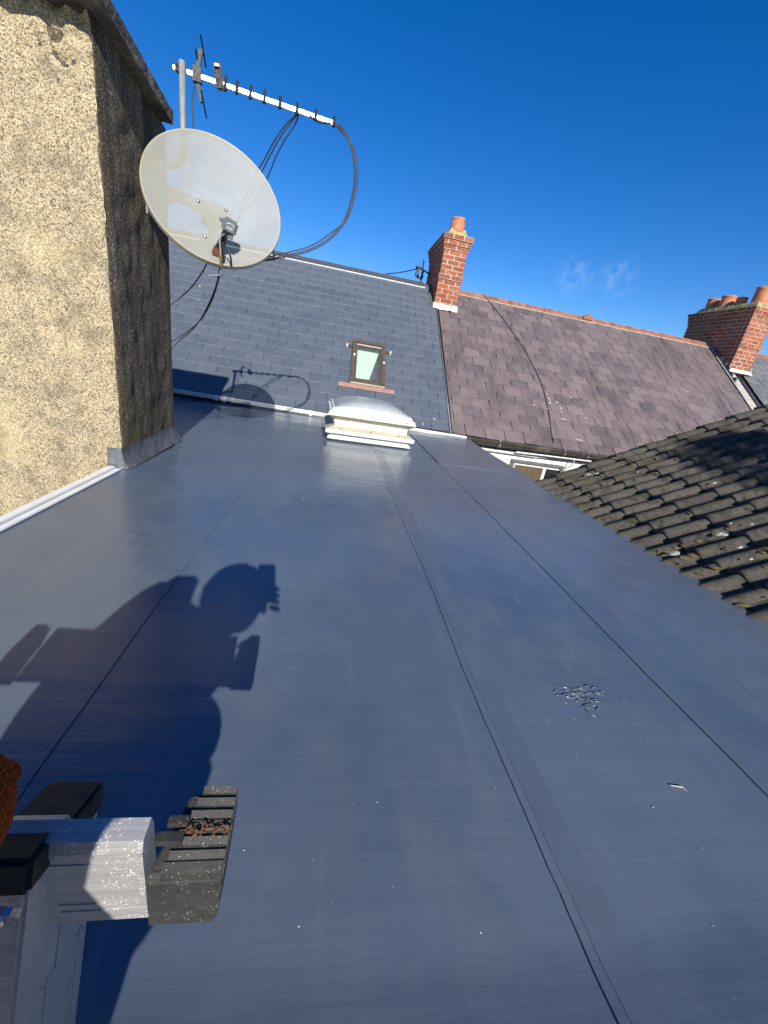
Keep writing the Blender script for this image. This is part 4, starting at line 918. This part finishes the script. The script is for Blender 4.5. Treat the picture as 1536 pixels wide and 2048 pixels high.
# ------------------------------------------------------------------ ladder and its stand-off
LA = math.radians(21); LD = Vector((0, -math.sin(LA), -math.cos(LA))); LN = Vector((0, math.cos(LA), -math.sin(LA)))
LO = W(-.216, .236, -.452)                    # right front corner of the rail top
lad = thing('ladder', 'aluminium ladder with black rail caps leaning against the flat roof edge', 'ladder', W(-.4, -.9, -4))
LL = LO.z / math.cos(LA) - .02
def rail(name, x0, x1, n0, n1, top, par):
    b = MB(); b.obox(LO, EX, LD, LN, (x0, top, n0), (x1, LL, n1)); o = b.build(name, 'alu_scuffed', par, bevel=.003)
    for dx in (.012, .019, .028):                # extruded grooves down the side
        g_ = MB(); g_.obox(LO, EX, LD, LN, (x1, top + .14, n0 + (n1 - n0) * .40 + dx), (x1 + .0015, LL, n0 + (n1 - n0) * .40 + dx + .003)); g_.build('rib', 'alu_scuffed', o)
    return o
def capm(x0, x1, n0, n1, top, par):
    b = MB(); b.obox(LO, EX, LD, LN, (x0 - .004, top - .004, n0 - .004), (x1 + .003, top + .026, n1 + .004)); b.build('rail_cap', 'black_plastic', par, bevel=.004)
rd = .056
r1 = rail('rail', -.052, 0, 0, rd, .004, lad); capm(-.052, 0, 0, rd * .52, .0, lad)
r2 = rail('rail', -.345, -.293, 0, rd, .004, lad); capm(-.345, -.293, 0, rd * .52, .0, lad)
# rear section's rails
c2p = W(ray((140, 1650)) * .635); q = c2p - LO; nx, nt_, nn = q.x, q.dot(LD), q.dot(LN)
r3 = rail('rail', nx - .05, nx, nn, nn + .055, nt_ + .004, lad); capm(nx - .05, nx, nn, nn + .055, nt_, lad)
r4 = rail('rail', -.345, -.295, nn, nn + .055, nt_ + .004, lad); capm(-.345, -.295, nn, nn + .055, nt_, lad)
for k in range(12):
    t = .27 + k * .28
    if t > LL: break
    b = MB(); b.tube([LO + LD * t + LN * .034 + EX * -.294, LO + LD * t + LN * .034 + EX * -.051], .015, 10); b.build('rung', 'alu_scuffed', lad, smooth=True)
b = MB(); bq = W(ray((8, 1832)) * .56); b.tube([bq + EX * -.03 - EY * .02, bq], .006, 10); b.tube([bq, bq + (W(ray((20, 1812)) * .56) - bq) * .9], [.010, .009], 6); b.build('bolt', 'steel', lad)
# stand-off bar (front face seen right of the rail) with ribbed rubber end pads
so = thing('ladder_standoff', 'aluminium ladder stand-off bar with ribbed black rubber pads', 'stand-off', W(-.35, .26, -.52))
bt, bb = on_y((297, 1690), .25), on_y((276, 1836), .25)
z1, z0 = bt.z, bb.z; yf = .25; xr = (bt.x + bb.x) / 2 + .002; xl = -.72
P8 = lambda x: [W(x, yf, z0), W(x, yf - .0, z0 + .022), W(x, yf, z1 - .012), W(x, yf + .004, z1), W(x, yf + .022, z1 + .004), W(x, yf + .026, z1 - .01), W(x, yf + .024, z0)]
b = MB(); pl_, pr_ = P8(xl), P8(xr); n = len(pl_); b.add(pl_ + pr_, [(i, n + i, n + (i + 1) % n, (i + 1) % n) for i in range(n)] + [tuple(range(n)), tuple(range(2 * n - 1, n - 1, -1))]); bar = b.build('bar', 'alu_scuffed', so)
for zz in (z0 + .018, z0 + .030, z1 - .028): 
    b = MB(); b.box(W(-.213, yf - .0009, zz), W(xr - .0005, yf, zz + .0016)); b.build('rib', 'alu_scuffed', bar)
def pad(xa, xb, flip):
    s = lambda x: x if not flip else (xl + xr) - x
    def L(x, y, z): return W(s(x), y, z)
    t = MB()
    pr = [(yf - .006, z0 - .004), (yf - .006, z1 - .052), (yf + .0, z1 - .040), (yf + .060, z1 - .020), (yf + .062, z1 - .04), (yf + .03, z0 - .004)]
    A1 = [L(xa + (.0 if y < yf + .01 else .022) + (.004 if z > z0 + .05 else 0), y, z) for y, z in pr]; A2 = [L(xb + (.006 if z > z0 + .05 else 0), y, z) for y, z in pr]
    n = len(pr); t.add(A1 + A2, [(i, n + i, n + (i + 1) % n, (i + 1) % n) if not flip else (i, (i + 1) % n, n + (i + 1) % n, n + i) for i in range(n)] + [tuple(range(n)), tuple(range(2 * n - 1, n - 1, -1))])
    o = t.build('rubber_pad', 'rubber', so, bevel=.0025)
    for k in range(7):                           # ribs stepping back over the top
        f_ = k / 6; y = yf - .004 + f_ * .062; zt_ = z1 - .046 + f_ * .024; xa_ = xa + .016 + f_ * .022
        t = MB(); ws = .0068 if k not in (0, 3) else .0095
        t.hexa([L(xa_, y - .002, zt_ - .012), L(xb + .0045, y - .002, zt_ - .012), L(xb + .0045, y + ws, zt_ - .002), L(xa_, y + ws, zt_ - .002), L(xa_, y, zt_ + .005), L(xb + .0045, y, zt_ + .005), L(xb + .0045, y + ws - .001, zt_ + .009), L(xa_, y + ws - .001, zt_ + .009)])
        t.build('pad_rib', 'rubber', o)
    if not flip:
        t = MB(); rr = random.Random(2)
        for k in range(34):
            x = xa + .024 + rr.random() * (xb - xa - .02); p = L(x, yf + .026 + rr.gauss(0, .0018), z1 - .026 + rr.uniform(0, .005)); d = Vector((rr.uniform(-1, 1), rr.uniform(-.6, .6), rr.uniform(-.2, .5))).normalized() * rr.uniform(.002, .006)
            t.tube([p - d, p + d], rr.uniform(.0005, .0010), 4)
        t.build('dry_debris', 'dry_leaf', o)
        t = MB(); t.obox(L(xa + .008, yf + .014, z1 - .024), EX, EY, EZ, (-.004, 0, -.004), (.020, .008, .003)); t.obox(L(xa + .014, yf + .028, z1 - .020), EX, EY, EZ, (-.002, 0, -.004), (.016, .007, .003)); t.build('pad_clip', 'rubber', o)
pad(xr, -.062, False); pad(xr, -.062, True)

# ------------------------------------------------------------------ the photographer on the ladder
SU = A.cross(EZ).normalized(); SV = SU.cross(A)
def SP(u, v, y):                                # the point (H units) at depth y whose shadow is cast from (u, v) across the sunlight
    x = (u - SU.y * y) / SU.x; z = (v - SV.x * x - SV.y * y) / SV.z; return Vector((x, y, z))
gl = ray((-116, 1645)) * .50 + Vector((.045, 0, .035))                      # gloved left hand, on the rail
nodes = {}; edges = []
def nd(k, p, r, par=None):
    nodes[k] = (W(p), r * H)
    if par: edges.append((par, k))
nd('pelvis', (-.36, -.42, -1.05), (.17)); nd('waist', SP(-.37, -.62, -.34), .205, 'pelvis'); nd('chest', SP(-.335, -.42, -.28), .185, 'waist'); nd('upper', SP(-.31, -.27, -.26), .105, 'chest')
nd('neck', SP(-.20, -.19, -.28), .07, 'upper'); nd('skull0', SP(-.16, -.155, -.29), .09, 'neck'); nd('skull', SP(-.135, -.112, -.30), .125, 'skull0'); nd('crown', SP(-.125, -.07, -.31), .085, 'skull')
nd('jaw', SP(-.075, -.172, -.26), .072, 'skull0'); nd('lsh', SP(-.435, -.15, -.16), .105, 'upper'); nd('lsh2', SP(-.40, -.108, -.12), .075, 'lsh'); nd('larm', SP(-.52, -.30, -.06), .085, 'lsh'); nd('lelb', SP(-.57, -.45, .0), .088, 'larm')
nd('lfore', SP(-.30, -.27, .0), .052, 'lelb'); nd('lwrist', SP(-.10, -.16, -.045), .036, 'lfore'); nd('lhand', SP(-.03, -.125, -.045), .040, 'lwrist')
nd('rside', SP(-.225, -.53, -.30), .125, 'chest'); nd('rside2', SP(-.26, -.68, -.36), .13, 'rside'); nd('rsh', SP(-.29, -.41, -.26), .10, 'upper'); nd('relb', SP(-.14, -.455, -.10), .062, 'rsh'); nd('rfore', SP(-.24, -.42, .10), .050, 'relb'); nd('rwrist', gl + Vector((-.06, -.09, -.01)), .040, 'rfore'); nd('rhand', gl + Vector((-.035, -.02, -.02)), .042, 'rwrist')
for s_, x in (('l', -.46), ('r', -.27)):
    nd(s_ + 'hip', (x, -.45, -1.16), .12, 'pelvis'); nd(s_ + 'knee', (x - .01, -.40, -1.66), .085, s_ + 'hip'); nd(s_ + 'ank', (x, -.52, -2.1), .055, s_ + 'knee'); nd(s_ + 'toe', (x, -.36, -2.15), .05, s_ + 'ank')
def skin(name, nodes_, edges_, mats, root, sub=2, assign=None):
    ks = list(nodes_); me = bpy.data.meshes.new(name); me.from_pydata([nodes_[k][0] for k in ks], [(ks.index(a_), ks.index(c_)) for a_, c_ in edges_], [])
    o = bpy.data.objects.new(name, me); COL.objects.link(o); md = o.modifiers.new('skin', 'SKIN')
    for i, k in enumerate(ks):
        sv = me.skin_vertices[0].data[i]; sv.radius = (nodes_[k][1],) * 2; sv.use_root = (k == root)
    md.use_smooth_shade = True; o.modifiers.new('sub', 'SUBSURF').levels = sub; o.modifiers['sub'].render_levels = sub
    dg = bpy.context.evaluated_depsgraph_get(); me2 = bpy.data.meshes.new_from_object(o.evaluated_get(dg)); bpy.data.objects.remove(o)
    me2.name = name; me2.materials.clear()
    for m_ in mats: me2.materials.append(M[m_])
    for p in me2.polygons: p.use_smooth = True; p.material_index = assign(p.center) if assign else 0
    o = bpy.data.objects.new(name, me2); COL.objects.link(o); return o
ctrs = {k: nodes[k][0] for k in nodes}
def zone(c):
    k = min(ctrs, key=lambda q: (ctrs[q] - c).length)
    if k in ('neck', 'skull0', 'skull', 'crown', 'jaw', 'lhand', 'lwrist'): return 1
    if k in ('pelvis',) or k[1:] in ('hip', 'knee', 'ank', 'toe'): return 2
    return 0
body = skin('person', nodes, edges, ['orange_knit', 'skin', 'trousers'], 'pelvis', 2, zone)
tag(body, 'person in orange knit top and orange glove standing on the ladder', 'person')
# glove: palm and five fingers closed on the rail
gn = {'palm': (W(gl + Vector((-.052, -.02, -.085))), .036), 'mid': (W(gl + Vector((-.045, .0, -.035))), .043), 'knuck': (W(gl + Vector((-.046, .010, .014))), .040)}; ge = [('palm', 'mid'), ('mid', 'knuck')]
glove = skin('glove', gn, ge, ['orange_knit'], 'palm', 2); glove.parent = body
for i in range(4):
    k0 = gl + Vector((-.072 + .004 * i, -.035 + .022 * i, .020 - .022 * i)); k1 = k0 + Vector((.004, .016, .002)); k2 = k1 + Vector((.006, .016, -.030)); k3 = k2 + Vector((-.018, .004, -.020))
    f_ = skin('finger', {'a': (W(k0), .0115), 'b': (W(k1), .0115), 'c': (W(k2), .011), 'd': (W(k3), .009)}, [('a', 'b'), ('b', 'c'), ('c', 'd')], ['orange_knit'], 'a', 2); f_.parent = glove
f_ = skin('thumb', {'a': (W(gl + Vector((-.04, -.03, -.01))), .013), 'b': (W(gl + Vector((-.025, -.045, -.035))), .012), 'c': (W(gl + Vector((-.02, -.04, -.065))), .010)}, [('a', 'b'), ('b', 'c')], ['orange_knit'], 'a', 2); f_.parent = glove
# head detail
hc = nodes['skull'][0]; fd = (Vector((0, 0, CZ)) - hc).normalized(); fs = fd.cross(EZ).normalized(); fu = fs.cross(fd)
b = MB()
def hair(u, v):
    t = u * 2 * math.pi; ph = v * 1.75; d = fu * math.cos(ph) + (fs * math.cos(t) + fd * math.sin(t)) * math.sin(ph)
    back = d.dot(fd); r_ = .123 + .006 * noise.noise(d * 6); 
    if back > .35 and d.dot(fu) < .55: r_ = .10
    return hc + d * r_
b.grid(hair, 40, 16); h_ = b.build('hair', 'hair', None, smooth=True); h_.parent = body
b = MB(); b.blob(hc + fd * .125 - fu * .02, .022, (1, 1, 1.4)); o_ = b.build('nose', 'skin', None, smooth=True); o_.parent = body
for s_ in (-1, 1):
    b = MB(); b.blob(hc + fd * .108 + fs * s_ * .035 + fu * .012, .013); o_ = b.build('eye', 'white_plastic', None, smooth=True); o_.parent = body
    b = MB(); b.blob(hc + fs * s_ * .118 - fu * .01, .03, (.6, .8, 1.2)); o_ = b.build('ear', 'skin', None, smooth=True); o_.parent = body
b = MB(); b.obox(hc + fd * .112 - fu * .055, fs, fd, fu, (-.025, -.01, -.005), (.025, .006, .005)); o_ = b.build('mouth', 'rust', None, bevel=.003); o_.parent = body
hb = MB(); o0 = W(SP(-.355, -.098, -.12)); hb.obox(o0, SU, A, SV, (-.055, -.05, -.07), (.050, .05, .054)); o_ = hb.build('shadow_box', 'orange_knit', None, bevel=.012); o_.parent = body  # unseen box added to square off the shoulder's cast shadow
for i in range(4):                              # fingers of the left hand round the phone
    a_ = SP(.005, -.085 - i * .024, -.035); c_ = SP(.038, -.088 - i * .025, -.030); e_ = SP(.047, -.092 - i * .026, -.018)
    f_ = skin('finger', {'a': (W(a_), .010), 'b': (W(c_), .010), 'c': (W(e_), .008)}, [('a', 'b'), ('b', 'c')], ['skin'], 'a', 1); f_.parent = body
f_ = skin('thumb', {'a': (W(SP(-.03, -.125, -.045)), .013), 'b': (W(SP(-.045, -.11, -.04)), .011), 'c': (W(SP(-.048, -.085, -.03)), .010)}, [('a', 'b'), ('b', 'c')], ['skin'], 'a', 1); f_.parent = body
# phone just behind the lens
cx, cy_, cz_ = R.col[0], -R.col[1], R.col[2]
ph = MB(); ph.obox(Vector((0, 0, CZ)) - cz_ * .004, cx, cy_, cz_, (-.048, -.128, -.009), (.026, .022, 0)); tag(ph.build('phone', 'phone_black', None, bevel=.0015), 'black phone held up in front of the face of the person', 'phone')

# ------------------------------------------------------------------ tree whose shade falls on the tiles
tr = thing('cypress_tree', 'tall slim evergreen tree whose shade falls on the concrete tiles', 'tree')
tp = W(Vector(((4.82 + .72) / .993, -6.0, 0))); cz0 = W(0, 0, (.95 + .06 * 5.76 + 3.0) / .864).z; tr.location = (tp.x, tp.y, 0)
b = MB(); b.tube([(tp.x, tp.y, 0), (tp.x + .05, tp.y, 4), (tp.x, tp.y, cz0 + .3)], [.16, .11, .03], 10)
rr = random.Random(8)
for k in range(14):
    z = 2.2 + k * .42; a_ = k * 2.4; b.tube([(tp.x, tp.y, z), (tp.x + math.cos(a_) * .45, tp.y + math.sin(a_) * .45, z + .25)], [.03, .01], 6)
b.build('trunk', 'bark', tr)
b = MB()
for k in range(9000):
    z = rr.uniform(1.6, cz0 + .62); top = (cz0 + .62 - z); rad = min(.80, math.sqrt(max(0, top) * .85)) * (1 + .16 * math.sin(z * 7) * math.cos(z * 3))
    a_ = rr.uniform(0, 6.283); r_ = rad * math.sqrt(rr.random()); p = Vector((tp.x + r_ * math.cos(a_), tp.y + r_ * math.sin(a_), z))
    d1 = Vector((rr.gauss(0, 1), rr.gauss(0, 1), rr.gauss(0, 1))).normalized(); d2 = d1.orthogonal().normalized(); l = rr.uniform(.05, .10)
    b.add([p - d1 * l, p + d2 * l * .35, p + d1 * l, p - d2 * l * .35], [(0, 1, 2, 3)])
b.build('crown', 'leaf', tr)
